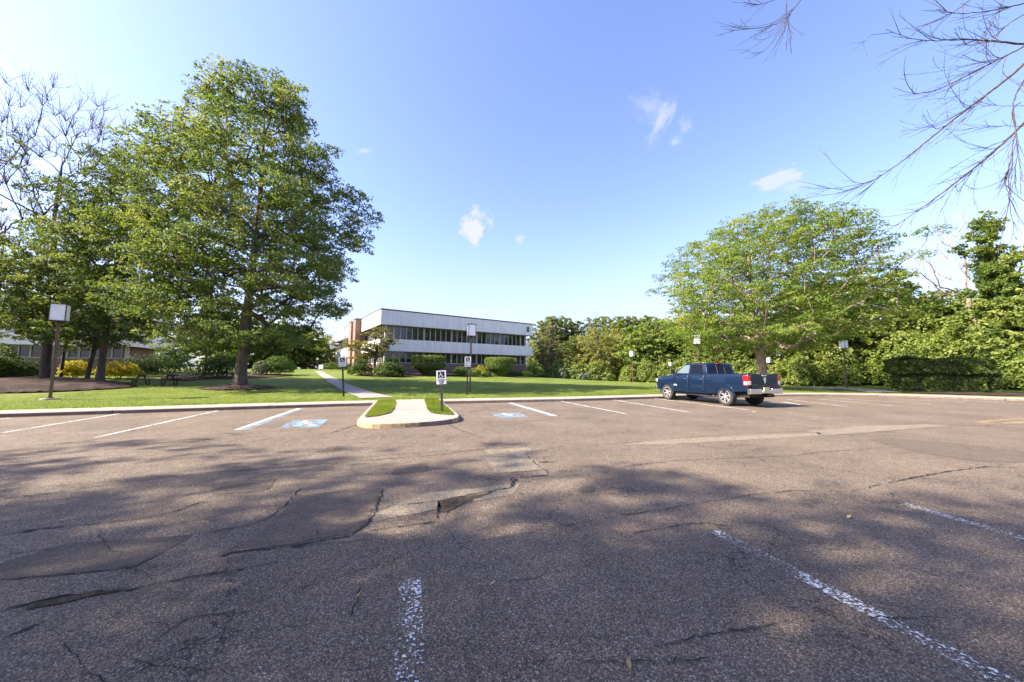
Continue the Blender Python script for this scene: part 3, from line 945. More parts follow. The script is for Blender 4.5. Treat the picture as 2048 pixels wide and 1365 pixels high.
CR = [([(0, 1000), (120, 985), (270, 963), (400, 947), (560, 936), (700, 925), (870, 912), (970, 898), (1060, 893)], .022),
      ([(0, 1073), (70, 1060), (150, 1052), (300, 1035), (340, 1025), (390, 1008), (420, 1000)], .02), ([(40, 1066), (75, 1060)], .05),
      ([(590, 992), (600, 978), (570, 1010), (540, 1035), (500, 1050), (400, 1068)], .02),
      ([(765, 978), (748, 1022), (735, 1046), (700, 1070), (600, 1088), (480, 1103), (430, 1112)], .028), ([(0, 1222), (60, 1208), (120, 1194), (200, 1184), (250, 1180), (330, 1165), (500, 1135), (640, 1112)], .03, .008),
      ([(50, 1210), (140, 1192), (245, 1180)], .05), ([(0, 1285), (60, 1255), (110, 1236)], .03), ([(0, 1115), (60, 1102), (120, 1096)], .012), ([(300, 1290), (370, 1240), (420, 1215)], .01),
      ([(0, 1165), (60, 1156), (150, 1150), (270, 1135), (330, 1105)], .012), ([(440, 1070), (480, 1055)], .012), ([(340, 1030), (400, 1004)], .03, .01),
      ([(876, 1040), (880, 1006), (905, 998), (960, 988), (1026, 976), (1030, 968), (1022, 958), (1060, 955), (1098, 952), (1100, 946), (1076, 930), (1052, 908)], .03),
      ([(876, 1028), (882, 1004), (940, 993)], .05), ([(1020, 975), (1035, 958)], .05), ([(735, 1063), (800, 1055), (880, 1044)], .02), ([(1000, 947), (1095, 941), (1135, 943)], .014),
      ([(960, 906), (1064, 903)], .014), ([(1075, 925), (1100, 925), (1112, 924)], .045), ([(1035, 988), (1060, 986)], .02), ([(740, 1022), (800, 1010), (880, 1003)], .012),
      ([(1240, 1034), (1340, 1020), (1430, 1003), (1500, 993), (1580, 983), (1690, 985)], .016), ([(1230, 1036), (1000, 1075), (900, 1090)], .008), ([(1260, 1068), (1345, 1055), (1410, 1047), (1480, 1055)], .016),
      ([(1240, 935), (1360, 922), (1480, 917), (1600, 912), (1650, 905), (1770, 897)], .02), ([(1775, 967), (1830, 956), (1900, 945), (1980, 935), (2020, 936), (2048, 939)], .03), ([(1700, 985), (1775, 967)], .012),
      ([(1170, 893), (1250, 886), (1330, 880), (1480, 868), (1620, 862), (1700, 855)], .014), ([(1625, 865), (1665, 870)], .035), ([(1640, 872), (1740, 866), (1860, 857)], .014), ([(1850, 849), (1920, 853), (2000, 851), (2048, 848)], .014),
      ([(1895, 887), (1960, 893), (2048, 905)], .018), ([(1840, 870), (1905, 882)], .012),
      ([(715, 850), (690, 858), (660, 868), (600, 876)], .05, .02), ([(470, 866), (560, 862), (640, 858)], .025), ([(715, 851), (790, 854), (860, 848), (905, 842)], .03), ([(905, 843), (960, 845), (1060, 843), (1120, 838), (1180, 835)], .04, .02),
      ([(895, 848), (915, 860), (945, 870), (970, 878)], .05, .02), ([(925, 838), (985, 836)], .012), ([(1180, 835), (1400, 832), (1480, 828)], .012), ([(1500, 855), (1700, 846)], .01),
      ([(560, 905), (700, 897), (900, 893)], .012), ([(0, 912), (160, 905), (420, 888)], .008), ([(930, 880), (1000, 893)], .012), ([(700, 1240), (720, 1170)], .012), ([(990, 1170), (1100, 1150), (1200, 1130)], .008), ([(560, 1100), (720, 1082), (850, 1062)], .010),
      ([(1330, 1290), (1480, 1262), (1600, 1240)], .006), ([(250, 1365), (330, 1310), (480, 1270)], .008)]
for k_ in range(26):
    x0, y0 = crng.uniform(0, 2048), crng.uniform(930, 1340)
    L_ = crng.uniform(40, 260) * (y0 - 700) / 500; a_ = crng.normal(-.22, .35)
    if k_ % 4 == 0: a_ += 1.3
    m_ = (x0 + L_ * .5 * math.cos(a_) + crng.normal(0, 12), y0 + L_ * .28 * math.sin(a_) + crng.normal(0, 6))
    CR.append(([(x0, y0), m_, (x0 + L_ * math.cos(a_), y0 + L_ * .5 * math.sin(a_))], crng.uniform(.004, .010)))
for c_ in CR:
    if any(p_[1] < 800 for p_ in c_[0]): continue
    crack(*c_)
cro = cr.build('asphalt_cracks', M['crack'], recalc=False)
bm = bmesh.new(); bm.from_mesh(cro.data)
bmesh.ops.recalc_face_normals(bm, faces=bm.faces)
for f in bm.faces:
    if f.normal.z < 0: f.normal_flip()
bm.to_mesh(cro.data); bm.free()
tag(cro, 'dark branching cracks across the asphalt', kind='structure')

# mulch beds
def bed(poly_px, h, lb, cut=4, world_pts=None, amp=.08, seed=0):
    pts = world_pts if world_pts is not None else [T(*p)[:2] for p in poly_px]
    pts = np.array([p[:2] for p in pts]); c = pts.mean(0)
    pj = np.array(jag(list(smooth_line(list(map(tuple, pts)) + [tuple(pts[0])], 2)[:-1]), amp, .5, seed))
    def zf(x, y):
        # height grows from the rim inward
        q = np.stack([x, y], 1)
        d = np.sqrt(((q[:, None] - pj[None]) ** 2).sum(2)).min(1)
        return terr(x, y) + .03 + h * (1 - np.exp(-d / 1.1)) * (d > 1e-4)
    return tri_patch('mulch_bed', [tuple(p) for p in pj], zf, M['mulch'], cut, label=lb)


oak_b = at(480, 23.6)
ang = np.linspace(0, 2 * math.pi, 14)[:-1]
bed(None, .28, 'round mulch mound at the foot of the big oak', 3, [(oak_b[0] + 2.3 * math.cos(a), oak_b[1] - .15 + 1.7 * math.sin(a)) for a in ang])
bed([(-120, 792), (0, 789), (100, 785.5), (200, 781), (270, 776.5), (265, 770), (200, 762), (130, 757), (60, 757), (0, 760), (-120, 765)], .35, 'wide mulch bed under the left trees', 4)
bedB = [D(755, 756, 36)[:2], D(830, 757.5, 38.5)[:2], D(950, 757.5, 44)[:2], D(1040, 757, 49)[:2], D(1110, 760, 53)[:2], (6, 58), (3, 57.2), (-14.5, 43), (-16.5, 43.5), D(700, 752, 40)[:2]]
bed(None, .12, 'mulch bed along the front of the lettered office building', 4, bedB)
bed(None, .12, 'mulch bed at the side of the picnic table and dark shrubs', 4, [at(x, y)[:2] for x, y in [(320, 29), (375, 27.5), (400, 30), (480, 31), (545, 33.5), (590, 36), (570, 39), (430, 37), (330, 33)]])
bed(None, .05, 'leaf-littered soil strip in front of the clipped hedge', 3, [D(x, y, Yd)[:2] for x, y, Yd in [(1795, 789, 24), (1900, 794, 21.8), (2070, 800, 19.6), (2150, 800, 22), (2000, 786, 25), (1850, 783, 27)]])

# ------------------------------------------------------------------ office buildings
def office(label, L, ang, length, depth, z, sill, zg, panes, groups, letter=None, towers=(), side_windows=True):
    """z = (top, band1 bottom, band2 top, band2 bottom); local x runs along the front, y into the building"""
    root = empty('office_building', (L[0], L[1], 0), label, 'office building', None, ang)
    zt, z1, z2, z3 = z
    rec = .75
    t = .18
    def ring(za, zb, name, mat, x0=0, x1=length, y0=0, y1=depth, th=t):
        mb = MB()
        mb.box(x0, x1, y0, y0 + th, za, zb); mb.box(x0, x1, y1 - th, y1, za, zb)
        mb.box(x0, x0 + th, y0 + th, y1 - th, za, zb); mb.box(x1 - th, x1, y0 + th, y1 - th, za, zb)
        return mb.build(name, mat, root)
    ring(z1, zt - .15, 'upper_band', M['siding'])
    ring(z3, z2, 'lower_band', M['siding'])
    ring(zt - .15, zt, 'coping', M['coping'], -.03, length + .03, -.03, depth + .03, .30)
    MB().box(.18, length - .18, .18, depth - .18, zt - .8, zt - .6).build('roof', M['coping'], root)
    mb = MB(); mb.box(.18, length - .18, .18, depth - .18, z1 + .03, z1 + .12); mb.box(.18, length - .18, .18, depth - .18, z3 + .03, z3 + .12)
    mb.build('soffit', M['soffit'], root)
    MB().box(.18, length - .18, .18, depth - .18, z2 - .12, z2 - .03).build('ledge', M['coping'], root)
    # recessed brick walls
    wall = MB()
    a, b = rec, length - rec
    wall.box(a, b, rec, depth - rec, zg - 1.5, sill)
    wall.box(a + .25, b - .25, rec + .25, depth - rec - .25, sill, z3 + .02)
    wall.box(a + .25, b - .25, rec + .25, depth - rec - .25, z2 - .04, z1 + .02)
    wall.build('wall', M['brick'], root)
    mb = MB(); mb.box(a - .06, b + .06, rec - .06, depth - rec + .06, sill, sill + .07); mb.build('sill', M['concrete'], root)
    # corner posts
    for x in (a, b - .25):
        for zz0, zz1 in ((sill + .07, z3 + .02), (z2 - .02, z1 + .02)):
            MB().box(x, x + .25, rec, rec + .25, zz0, zz1).build('corner_post', M['frame'], root)
    # windows, one by one
    def window(x, w, y, zz0, zz1, along='x'):
        f = MB(); fw = .055
        if along == 'x':
            f.box(x, x + fw, y, y + .14, zz0, zz1); f.box(x + w - fw, x + w, y, y + .14, zz0, zz1)
            f.box(x + fw, x + w - fw, y, y + .14, zz0, zz0 + .07); f.box(x + fw, x + w - fw, y, y + .14, zz1 - .06, zz1)
            g = MB().box(x + fw, x + w - fw, y + .07, y + .09, zz0 + .07, zz1 - .06)
        else:
            f.box(y, y + .14, x, x + fw, zz0, zz1); f.box(y, y + .14, x + w - fw, x + w, zz0, zz1)
            f.box(y, y + .14, x + fw, x + w - fw, zz0, zz0 + .07); f.box(y, y + .14, x + fw, x + w - fw, zz1 - .06, zz1)
            g = MB().box(y + .05, y + .07, x + fw, x + w - fw, zz0 + .07, zz1 - .06)
        o = f.build('window', M['frame'], root)
        g.build('pane', M['glass'], o)
    pier = .16
    pitch = (b - a - .5 - groups * pier) / panes
    for k in range(panes):
        gidx = (k + panes // groups - 1) // (panes // groups) if False else (k + 4) // 5
        x = a + .25 + k * pitch + gidx * pier
        if (k + 4) % 5 == 0 and k > 0:
            MB().box(x - pier, x, rec + .02, rec + .2, z2 - .03, z1 + .03).build('pier', M['frame'], root)
            MB().box(x - pier, x, rec + .02, rec + .2, sill + .07, z3 + .03).build('pier', M['frame'], root)
        window(x, pitch, rec + .06, z2 - .02, z1 + .02)
        window(x, pitch, rec + .06, sill + .07, z3 + .02)
    if side_windows:
        for k in range(int((depth - 2 * rec - .6) / .86)):
            y = rec + .3 + k * .86
            window(y, .84, rec + .05, z2 - .02, z1 + .02, 'y')
            window(y, .84, rec + .05, sill + .07, z3 + .02, 'y')
    if letter:
        lx, lz, ls = letter
        h_ = ls; w_l = ls * .62; st = ls * .20
        lb_ = MB()
        for (x0, x1, z0, z1) in ((0, st, 0, h_), (st, w_l - st * .5, 0, st * .85), (st, w_l - st * .6, h_ / 2 - st * .42, h_ / 2 + st * .42), (st, w_l - st * .6, h_ - st * .85, h_),
                                 (w_l - st, w_l, st * .45, h_ / 2 - st * .2), (w_l - st * 1.1, w_l - st * .1, h_ / 2 + st * .2, h_ - st * .45)):
            lb_.box(lx + x0 - w_l / 2, lx + x1 - w_l / 2, -.05, -.004, lz + z0 - h_ / 2, lz + z1 - h_ / 2)
        lb_.build('letter', M['black'], root)
    for (x0, x1, y0, y1, h) in towers:
        o = MB().box(x0, x1, y0, y1, zg - 1, h).build('stair_tower', M['brick'], root)
        MB().box(x0 - .05, x1 + .05, y0 - .05, y1 + .05, h, h + .1).build('tower_cap', M['coping'], o)
    return root


S_ = 1.105
zs = lambda v: EYE + (v - EYE) * S_
LB = (-14.382 * S_, 38.0 * S_); AB = math.radians(35.58); LEN = 21.367 * S_
bldB = office('two storey white banded office building with a black letter B at its corner', LB, AB, LEN, 34.0, (zs(8.518), zs(6.773), zs(5.209), zs(3.848)), zs(2.50), 1.6, 27, 6,
              (LEN - .95, zs(7.62), .78), [(-.8, .6, 10.1, 11.6, 9.12), (-.75, .6, 13.3, 15.0, 9.05)])
# far wing of the same building, seen past the brick towers
wgx = MB(); wgx.box(-.5, 3.0, 21.0, 27.5, zs(6.6), zs(8.5)); wgx.box(-.5, 3.0, 21.0, 27.5, zs(2.6), zs(5.0))
wgx.build('wing_band', M['siding'], bldB)
A0 = (-53.5, 26.5)
bldA = office('long brick and white office building half hidden behind the left trees', A0, math.radians(22), 18.6, 7.0, (8.6, 6.9, 5.3, 3.95), 2.75, .9, 21, 5, None, (), True)

# ------------------------------------------------------------------ lamps and signs
def lamp_proto():
    r = empty('street_lamp', (0, 0, 0))
    mb = MB(); mb.box(-.048, .048, -.048, .048, -.1, 3.62); mb.build('pole', M['bronze_pole'], r, bevel=.008)
    mb = MB(); mb.lathe([(.30, -.25), (.30, .03), (.28, .06), (.02, .06)], k=20); mb.build('footing', M['concrete'], r)
    mb = MB(); mb.box(-.10, .10, -.10, .10, .06, .09); mb.build('base_plate', M['bronze'], r)
    hw = .245; z0, z1 = 3.66, 4.42
    mb = MB()
    for sx in (-1, 1):
        for sy in (-1, 1):
            mb.box(sx * hw - .014, sx * hw + .014, sy * hw - .014, sy * hw + .014, z0, z1)
    mb.box(-hw - .03, hw + .03, -hw - .03, hw + .03, z0 - .05, z0 + .002)
    mb.box(-hw - .03, hw + .03, -hw - .03, hw + .03, z1, z1 + .035)
    mb.box(-.06, .06, -.06, .06, z0 - .12, z0 - .05)
    h = mb.build('head_frame', M['bronze'], r)
    MB().box(-hw + .004, hw - .004, -hw + .004, hw - .004, z0 + .004, z1 - .004).build('lens', M['lens'], h)
    mb = MB(); mb.tube([(0, 0, z1 + .035), (0, 0, z1 + .09)], [.10, .04], 10); mb.build('cap', M['bronze'], r)
    return r


LP = lamp_proto()
lamps = [  # px, depth, rotation, lean, scale, label
    (100, 16.3, .62, 0, 1.0, 'tall bronze lamp post with a big boxy white head at the left lawn edge'),
    (940, 23.4, .38, .012, 1.0, 'bronze lamp post in front of the lettered office building'),
    (1398, 28.6, -.4, 0, 1.0, 'lamp post rising behind the cab of the blue pickup truck'),
    (1694, 32.4, .35, 0, 1.0, 'dark lamp post with a greyish head standing right of the spreading locust tree'),
    (1266, 49.5, .5, 0, 1.0, 'distant lamp post before the wood, between the shorter far lamp and the truck'),
    (1219, 60, .5, 0, .86, 'small far lamp post near the middle of the wood edge'),
    (1343, 44, .5, 0, .62, 'short lamp post seen just over the bonnet of the blue pickup truck'),
    (1541, 40, .5, 0, .72, 'pale lamp head peeping out just right of the locust trunk'),
    (1862, 33.5, .3, 0, .63, 'white lamp head poking over the top of the clipped hedge'),
    (633.5, 47.5, .2, 0, .40, 'small white path lamp at the top of the concrete path'),
    (1124, 58, .2, 0, .42, 'low lamp with a small white head beside the airy tree at the lettered building')]
used = False
for px, Yd, rz, lean, sc, lb in lamps:
    o = LP if not used else copy_tree(LP)
    if used:
        for ch in list(o.children):
            if ch.name.startswith('footing'): bpy.data.objects.remove(ch)
    used = True
    p = at(px, Yd)
    o.location = p; o.rotation_euler = (0, lean, rz); o.scale = (sc, sc, sc)
    if sc < .5: o.scale = (sc * 1.15, sc * 1.15, sc)
    tag(o, lb, 'street lamp', 'bronze post lamps with boxy white heads')


def sign(px, py_base, depth, z, tilt, lines, label, hp=1.78, w=.33, h=.47):
    b = np.array([(px - PCX) / PF * (depth * CP + (z - EYE) * SP), depth, z])
    r = empty('parking_sign', b, label, 'sign', 'accessible parking signs on posts')
    r.rotation_euler = (0, tilt, math.atan2(-b[0], b[1]) * .6)
    mb = MB()
    U = [(-.035, 0), (-.022, .0), (-.016, .028), (.016, .028), (.022, 0), (.035, 0), (.03, .012), (.022, .036), (-.022, .036), (-.03, .012)]
    mb.box(-.03, .03, .004, .03, -.3, hp - .05)
    mb.box(-.042, -.03, -.002, .012, -.3, hp - .05); mb.box(.03, .042, -.002, .012, -.3, hp - .05)
    mb.build('post', M['galv'] if len(lines) == 3 else M['dark_pole'], r)
    z0 = hp - h
    pn = MB(); pn.box(-w / 2, w / 2, -.012, -.006, z0, hp)
    panel = pn.build('panel', M['sign_white'], r, bevel=.002)
    s = w * .70
    zt = hp - .035
    MB().add([(-s / 2, -.0135, zt - s), (s / 2, -.0135, zt - s), (s / 2, -.0135, zt), (-s / 2, -.0135, zt)], [(0, 1, 2, 3)]).build('symbol_field', M['black'], panel, recalc=False)
    mb = MB()
    wheelchair(mb, lambda u, v: (-s / 2 + s * (u * .9 + .03), -.0155, zt - s + s * (v * .92 + .03)))
    mb.build('wheelchair_symbol', M['sign_white'], panel, recalc=False)
    n = len(lines); avail = h - s - .07; fs = avail / n * .98
    for i, tx in enumerate(lines):
        zz = zt - s - .025 - avail / n * (i + .5)
        text_mesh('lettering', tx, min(fs, .30 * w / .33 / max(4, len(tx)) * 1.62), M['black'], panel, Matrix.Translation((0, -.0145, zz)) @ Matrix.Rotation(math.pi / 2, 4, 'X'), .001, .0018)
    mb = MB()
    for zz in (z0 + .03, hp - .02):
        mb.lathe([(.012, 0), (.012, .004), (.004, .006)], Matrix.Translation((0, -.012, zz)) @ Matrix.Rotation(math.pi / 2, 4, 'X'), 8)
    mb.build('bolt', M['galv'], panel)
    return r


pi_ = G(884.5, 824.5, KH)
sign(884.5, 824.5, pi_[1], KH, -.045, ['HANDICAP', 'ACCESS', 'RAMP'], 'white access ramp sign on the grass of the ramp island', 1.42)
p = T(687.5, 794); sign(687.5, 794, p[1], p[2], -.075, ['HANDICAP', 'PARKING'], 'white parking sign on a dark post beside the concrete path', 2.13, .36, .51)
p = T(934, 790); sign(934, 790, p[1], p[2], .012, ['HANDICAP', 'PARKING'], 'white parking sign right next to the central lamp post', 2.22, .36, .58)
# far notice board by the path lamp
q = at(641.5, 49)
r = empty('notice_board', q, 'small white notice board beside the path lamp at the top of the path', 'sign')
MB().box(-.04, .04, .01, .06, -.2, .5).build('post', M['dark_pole'], r)
MB().box(-.30, .30, -.02, .01, .22, .78).build('panel', M['sign_white'], r)

# ------------------------------------------------------------------ picnic table
p = at(310, 24.2)
r = empty('picnic_table', p, 'dark picnic table with bench seats on the lawn under the trees', 'picnic table', None, .22)
mb = MB()
for k in range(5):
    mb.box(-1.05, 1.05, -.37 + k * .15, -.37 + k * .15 + .138, .69, .75)
mb.build('tabletop', M['wood_dark'], r)
for sy in (-1, 1):
    mb = MB()
    for k in range(2):
        y = sy * .68 + (k - .5) * .14
        mb.box(-1.05, 1.05, y - .065, y + .065, .38, .445)
    mb.build('seat', M['wood_dark'], r)
for sx in (-.82, .82):
    for sy in (-1, 1):
        mb = MB()
        mb.prism([(sy * .50, -.05), (sy * .60, -.05), (sy * .26, .70), (sy * .17, .70)], lambda u, v, d: (sx + d, u, v), -.022, .022)
        mb.build('leg', M['wood_dark'], r)
        mb = MB(); mb.box(sx - .03, sx + .03, sy * .72 - .03, sy * .72 + .03, -.05, .36); mb.build('seat_leg', M['wood_dark'], r)
    mb = MB(); mb.box(sx + .024, sx + .06, -.78, .78, .34, .40); mb.box(sx + .024, sx + .06, -.36, .36, .63, .70); mb.build('brace', M['wood_dark'], r)

# ------------------------------------------------------------------ pickup truck
def mat_car():
    m, nt, p_, L_ = newmat('blue_car_paint')
    p_.inputs['Base Color'].default_value = (.0025, .012, .036, 1)
    p_.inputs['Metallic'].default_value = .2; p_.inputs['Roughness'].default_value = .4
    p_.inputs['Specular IOR Level'].default_value = .2; p_.inputs['Coat Weight'].default_value = .45; p_.inputs['Coat Roughness'].default_value = .03
    return m


M['car'] = mat_car()
M['car_black'] = plain('black_gloss', (.006, .006, .007), .25, coat=.6)
M['car_glass'] = plain('car_glass', (.003, .003, .004), .06, spec=.25)
def mat_clearglass():
    m, nt, p_, L_ = newmat('clear_glass')
    p_.inputs['Base Color'].default_value = (.10, .13, .135, 1); p_.inputs['Roughness'].default_value = .03
    p_.inputs['Specular IOR Level'].default_value = .6
    return m


M['clear_glass'] = mat_clearglass()
M['chrome'] = plain('chrome', (.62, .62, .63), .16, metal=1.0)
M['rubber'] = plain('rubber', (.030, .026, .024), .85, var=.3, vscale=12, bump=.3, bscale=60)
M['alloy'] = plain('alloy', (.40, .39, .40), .4, metal=.5)
M['red_lens'] = plain('red_lens', (.42, .010, .012), .15, coat=.8)
M['white_lens'] = plain('white_lens', (.75, .72, .70), .15, coat=.8)
M['underbody'] = plain('underbody', (.012, .011, .010), .9)
M['plate'] = plain('licence_plate', (.60, .52, .22), .5)


def truck(loc, rz):
    r = empty('pickup_truck', loc, 'dark blue crew cab pickup truck parked nose to the kerb', 'pickup truck', None, rz)
    r.scale = (1, .93, 1)
    # stations x (forward), with half width, top z, bottom z ; rear axle at x=0, front axle 3.67
    ST = [(-1.13, .97, 1.425, .74), (-1.05, 1.0, 1.43, .66), (-.6, 1.01, 1.43, .62), (0, 1.015, 1.43, .55), (.6, 1.01, 1.43, .50), (.98, 1.005, 1.43, .47), (2.0, 1.005, 1.42, .46),
          (3.0, 1.005, 1.40, .46), (3.25, 1.005, 1.36, .48), (3.67, 1.0, 1.335, .52), (4.1, .985, 1.29, .52), (4.45, .93, 1.22, .52), (4.62, .86, 1.12, .52), (4.68, .82, .98, .54)]
    def prof(hw, zt, zb):
        return [(hw * .90, zb), (hw * .975, zb + .04), (hw * .985, zb + .12), (hw * .985, .80), (hw * .997, .86), (hw, .95), (hw * .995, 1.1), (hw * .98, zt - .16), (hw * .955, zt - .06), (hw * .92, zt - .012), (hw * .86, zt)]
    def section(x):
        X = [s[0] for s in ST]
        return [float(np.interp(x, X, [s[i] for s in ST])) for i in (1, 2, 3)]
    xs = sorted(set([s[0] for s in ST] + list(np.linspace(-1.1, 4.6, 36))))
    V = []; F = []
    for x in xs:
        pr_ = prof(*section(x))
        full = [(y, z) for y, z in pr_] + [(-y, z) for y, z in pr_[::-1]]
        V.append([(x, y, z) for y, z in full])
    k = len(V[0])
    vs = [v for row in V for v in row]
    for i in range(len(V) - 1):
        for j in range(k):
            F.append((i * k + j, (i + 1) * k + j, (i + 1) * k + (j + 1) % k, i * k + (j + 1) % k))
    F.append(list(range(k))); F.append([(len(V) - 1) * k + j for j in range(k)][::-1])
    mb = MB(); mb.add(vs, F)
    body = mb.build('body', M['car'], r, smooth=True)
    # wheel arches and the bed are cut out
    cut = MB()
    for x in (0, 3.67):
        for s in (-1, 1):
            Mx = Matrix.Translation((x, s * .56, .44)) @ Matrix.Rotation(-s * math.pi / 2, 4, 'X')
            cut.lathe([(.515, 0), (.515, .7)], Mx, 40)
    cut.box(-1.06, .86, -.80, .80, .95, 1.7)
    c = cut.build('cutter', None)
    md = body.modifiers.new('bool', 'BOOLEAN'); md.object = c; md.operation = 'DIFFERENCE'; md.solver = 'EXACT'
    dg = bpy.context.evaluated_depsgraph_get(); dg.update()
    me = bpy.data.meshes.new_from_object(body.evaluated_get(dg))
    body.modifiers.clear(); old = body.data; body.data = me
    cd = c.data
    bpy.data.objects.remove(c); bpy.data.meshes.remove(cd)
    if not me.materials: me.materials.append(M['car'])
    md = body.modifiers.new('es', 'EDGE_SPLIT'); md.split_angle = math.radians(38)
    # arch trims
    for x in (0, 3.67):
        for s in (-1, 1):
            mb = MB()
            pts = [(x + .53 * math.cos(t), s * (section(x)[0] * .99), .44 + .53 * math.sin(t)) for t in np.linspace(math.radians(-8), math.radians(188), 26)]
            mb.tube(pts, .022, 6); mb.build('wheel_arch', M['car'], r, smooth=True)
    mb = MB(); mb.box(-1.0, 4.4, -.74, .74, .42, .62); mb.box(-.1, .1, -.8, .8, .36, .52); mb.box(3.57, 3.77, -.8, .8, .36, .52)
    mb.tube([(-1.15, -.55, .48), (-.3, -.55, .48)], .045, 10)
    mb.build('underbody', M['underbody'], r)
    for s in (-1, 1):
        mb = MB(); mb.tube([(.75, s * .93, .40), (3.0, s * .93, .40)], .035, 8); mb.build('step_bar', M['car_black'], r)
    # cab
    zb, zr = 1.40, 1.955
    bx0, bx1, hb = .95, 3.22, .955
    rx0, rx1, hr = 1.10, 2.42, .80
    mb = MB()
    n = 9
    lo = [(bx0, -hb), (bx1, -hb * .96), (bx1, hb * .96), (bx0, hb)]
    def rect(x0, x1, h, z, fx=1.0): return [(x0, -h, z), (x1, -h * fx, z), (x1, h * fx, z), (x0, h, z)]
    rings = [rect(bx0, bx1, hb, zb, .97), rect(rx0 - .02, rx1 + .10, hr + .035, zr - .075, .97), rect(rx0 + .02, rx1 + .0, hr - .03, zr - .018, .97), rect(rx0 + .18, rx1 - .15, hr - .16, zr, .97)]
    vs = [v for q in rings for v in q]
    fs = [(i * 4 + j, i * 4 + (j + 1) % 4, (i + 1) * 4 + (j + 1) % 4, (i + 1) * 4 + j) for i in range(3) for j in range(4)] + [(3, 2, 1, 0), (12, 13, 14, 15)]
    cab = mb.add(vs, fs).build('cab', M['car'], r, bevel=.035)
    for pl_ in cab.data.polygons: pl_.use_smooth = True
    # glazing : side planes between ring0 and ring1
    def side_pt(s, u, v):
        a = Vector(rings[0][3 if s > 0 else 0]); b = Vector(rings[0][2 if s > 0 else 1]); c_ = Vector(rings[1][3 if s > 0 else 0]); d = Vector(rings[1][2 if s > 0 else 1])
        p0 = a.lerp(b, u); p1 = c_.lerp(d, u); return p0.lerp(p1, v)
    def side_xz(s, x, v):
        a = Vector(rings[0][3 if s > 0 else 0]); b = Vector(rings[0][2 if s > 0 else 1]); c_ = Vector(rings[1][3 if s > 0 else 0]); d = Vector(rings[1][2 if s > 0 else 1])
        x0 = a.x + (c_.x - a.x) * v; x1 = b.x + (d.x - b.x) * v
        return side_pt(s, (x - x0) / (x1 - x0), v)
    def glass(name, pts, mat, off):
        nrm = (pts[1] - pts[0]).cross(pts[2] - pts[0]).normalized()
        if nrm.dot(off) < 0: nrm = -nrm
        mb = MB(); k_ = len(pts)
        mb.add([p_ + nrm * .006 for p_ in pts] + [p_ - nrm * .02 for p_ in pts], [list(range(k_)), list(range(k_, 2 * k_))[::-1]] + [(i, (i + 1) % k_, k_ + (i + 1) % k_, k_ + i) for i in range(k_)])
        return mb.build(name, mat, r)
    for s in (-1, 1):
        out = Vector((0, s, .3))
        glass('rear_side_window', [side_xz(s, 1.24, .10), side_xz(s, 2.03, .10), side_xz(s, 2.01, .96), side_xz(s, 1.30, .96)], M['car_glass'], out)
        glass('front_side_window', [side_xz(s, 2.13, .10), side_xz(s, 2.98, .10), side_xz(s, 2.92, .22), side_xz(s, 2.47, .93), side_xz(s, 2.36, .96), side_xz(s, 2.11, .96)], M['clear_glass'], out)
    q = rings
    f0, f1, f2, f3 = Vector(q[0][1]), Vector(q[0][2]), Vector(q[1][2]), Vector(q[1][1])
    bil = lambda A, B, C_, D_, u, v: A.lerp(B, u).lerp(D_.lerp(C_, u), v)
    glass('windscreen', [bil(f0, f1, f2, f3, *uv) for uv in ((.05, .05), (.95, .05), (.93, .95), (.07, .95))], M['car_glass'], Vector((1, 0, .5)))
    b0, b1, b2, b3 = Vector(q[0][0]), Vector(q[0][3]), Vector(q[1][3]), Vector(q[1][0])
    rw = glass('rear_window', [bil(b0, b1, b2, b3, *uv) for uv in ((.07, .08), (.93, .08), (.91, .90), (.09, .90))], M['car_glass'], Vector((-1, 0, .2)))
    mb = MB()
    for u in (.36, .64):
        p0 = bil(b0, b1, b2, b3, u, .08); p1 = bil(b0, b1, b2, b3, u, .90)
        mb.tube([p0 + Vector((-.012, 0, 0)), p1 + Vector((-.012, 0, 0))], .010, 6)
    mb.build('window_divider', M['galv'], rw)
    mb = MB(); mb.box(rx0 - .06, rx0 + .02, -.16, .16, zr - .045, zr - .01); mb.build('brake_light', M['red_lens'], r)
    mb = MB(); mb.prism([(0, 0), (.16, 0), (.02, .07)], lambda u, v, d: (rx0 + .25 + u, d, zr + v - .005), -.015, .015); mb.build('roof_antenna', M['car'], r)
    # doors: thin proud skins following the body section
    for s in (-1, 1):
        for nm, xa, xb in (('rear_door', 1.08, 2.06), ('front_door', 2.08, 3.12)):
            g = []
            X = np.linspace(xa, xb, 8); Zt = np.linspace(.58, 1.385, 12)
            for x in X:
                hw, zt, zb_ = section(x)
                pr_ = prof(hw, zt, zb_); zz = [a[1] for a in pr_]; yy = [a[0] for a in pr_]
                g.append([(x, s * (np.interp(z, zz, yy) + .007), z) for z in Zt])
            vs = [v for row in g for v in row]; k_ = len(Zt)
            fs = [(i * k_ + j, (i + 1) * k_ + j, (i + 1) * k_ + j + 1, i * k_ + j + 1) for i in range(len(X) - 1) for j in range(k_ - 1)]
            d = MB().add(vs, fs).build(nm, M['car'], r, smooth=True)
            so = d.modifiers.new('s', 'SOLIDIFY'); so.thickness = .012; so.offset = 0
            yh = s * (section(xa)[0] + .012)
            mb = MB(); mb.box(xa + .10, xa + .32, yh - .03, yh + .03, 1.145, 1.185); mb.build('door_handle', M['chrome'], d, bevel=.008)
        mb = MB(); mb.box(2.98, 3.06, s * 1.0 if s > 0 else -1.27, s * 1.27 if s > 0 else -1.0, 1.44, 1.66); o = mb.build('wing_mirror', M['car_black'], r, bevel=.03)
    text_mesh('badge', 'REBEL', .085, M['sign_white'], r, Matrix.Translation((3.0, section(3.0)[0] + .012, .84)) @ Matrix.Rotation(math.pi, 4, 'Z') @ Matrix.Rotation(math.pi / 2, 4, 'X'), .003, .002)
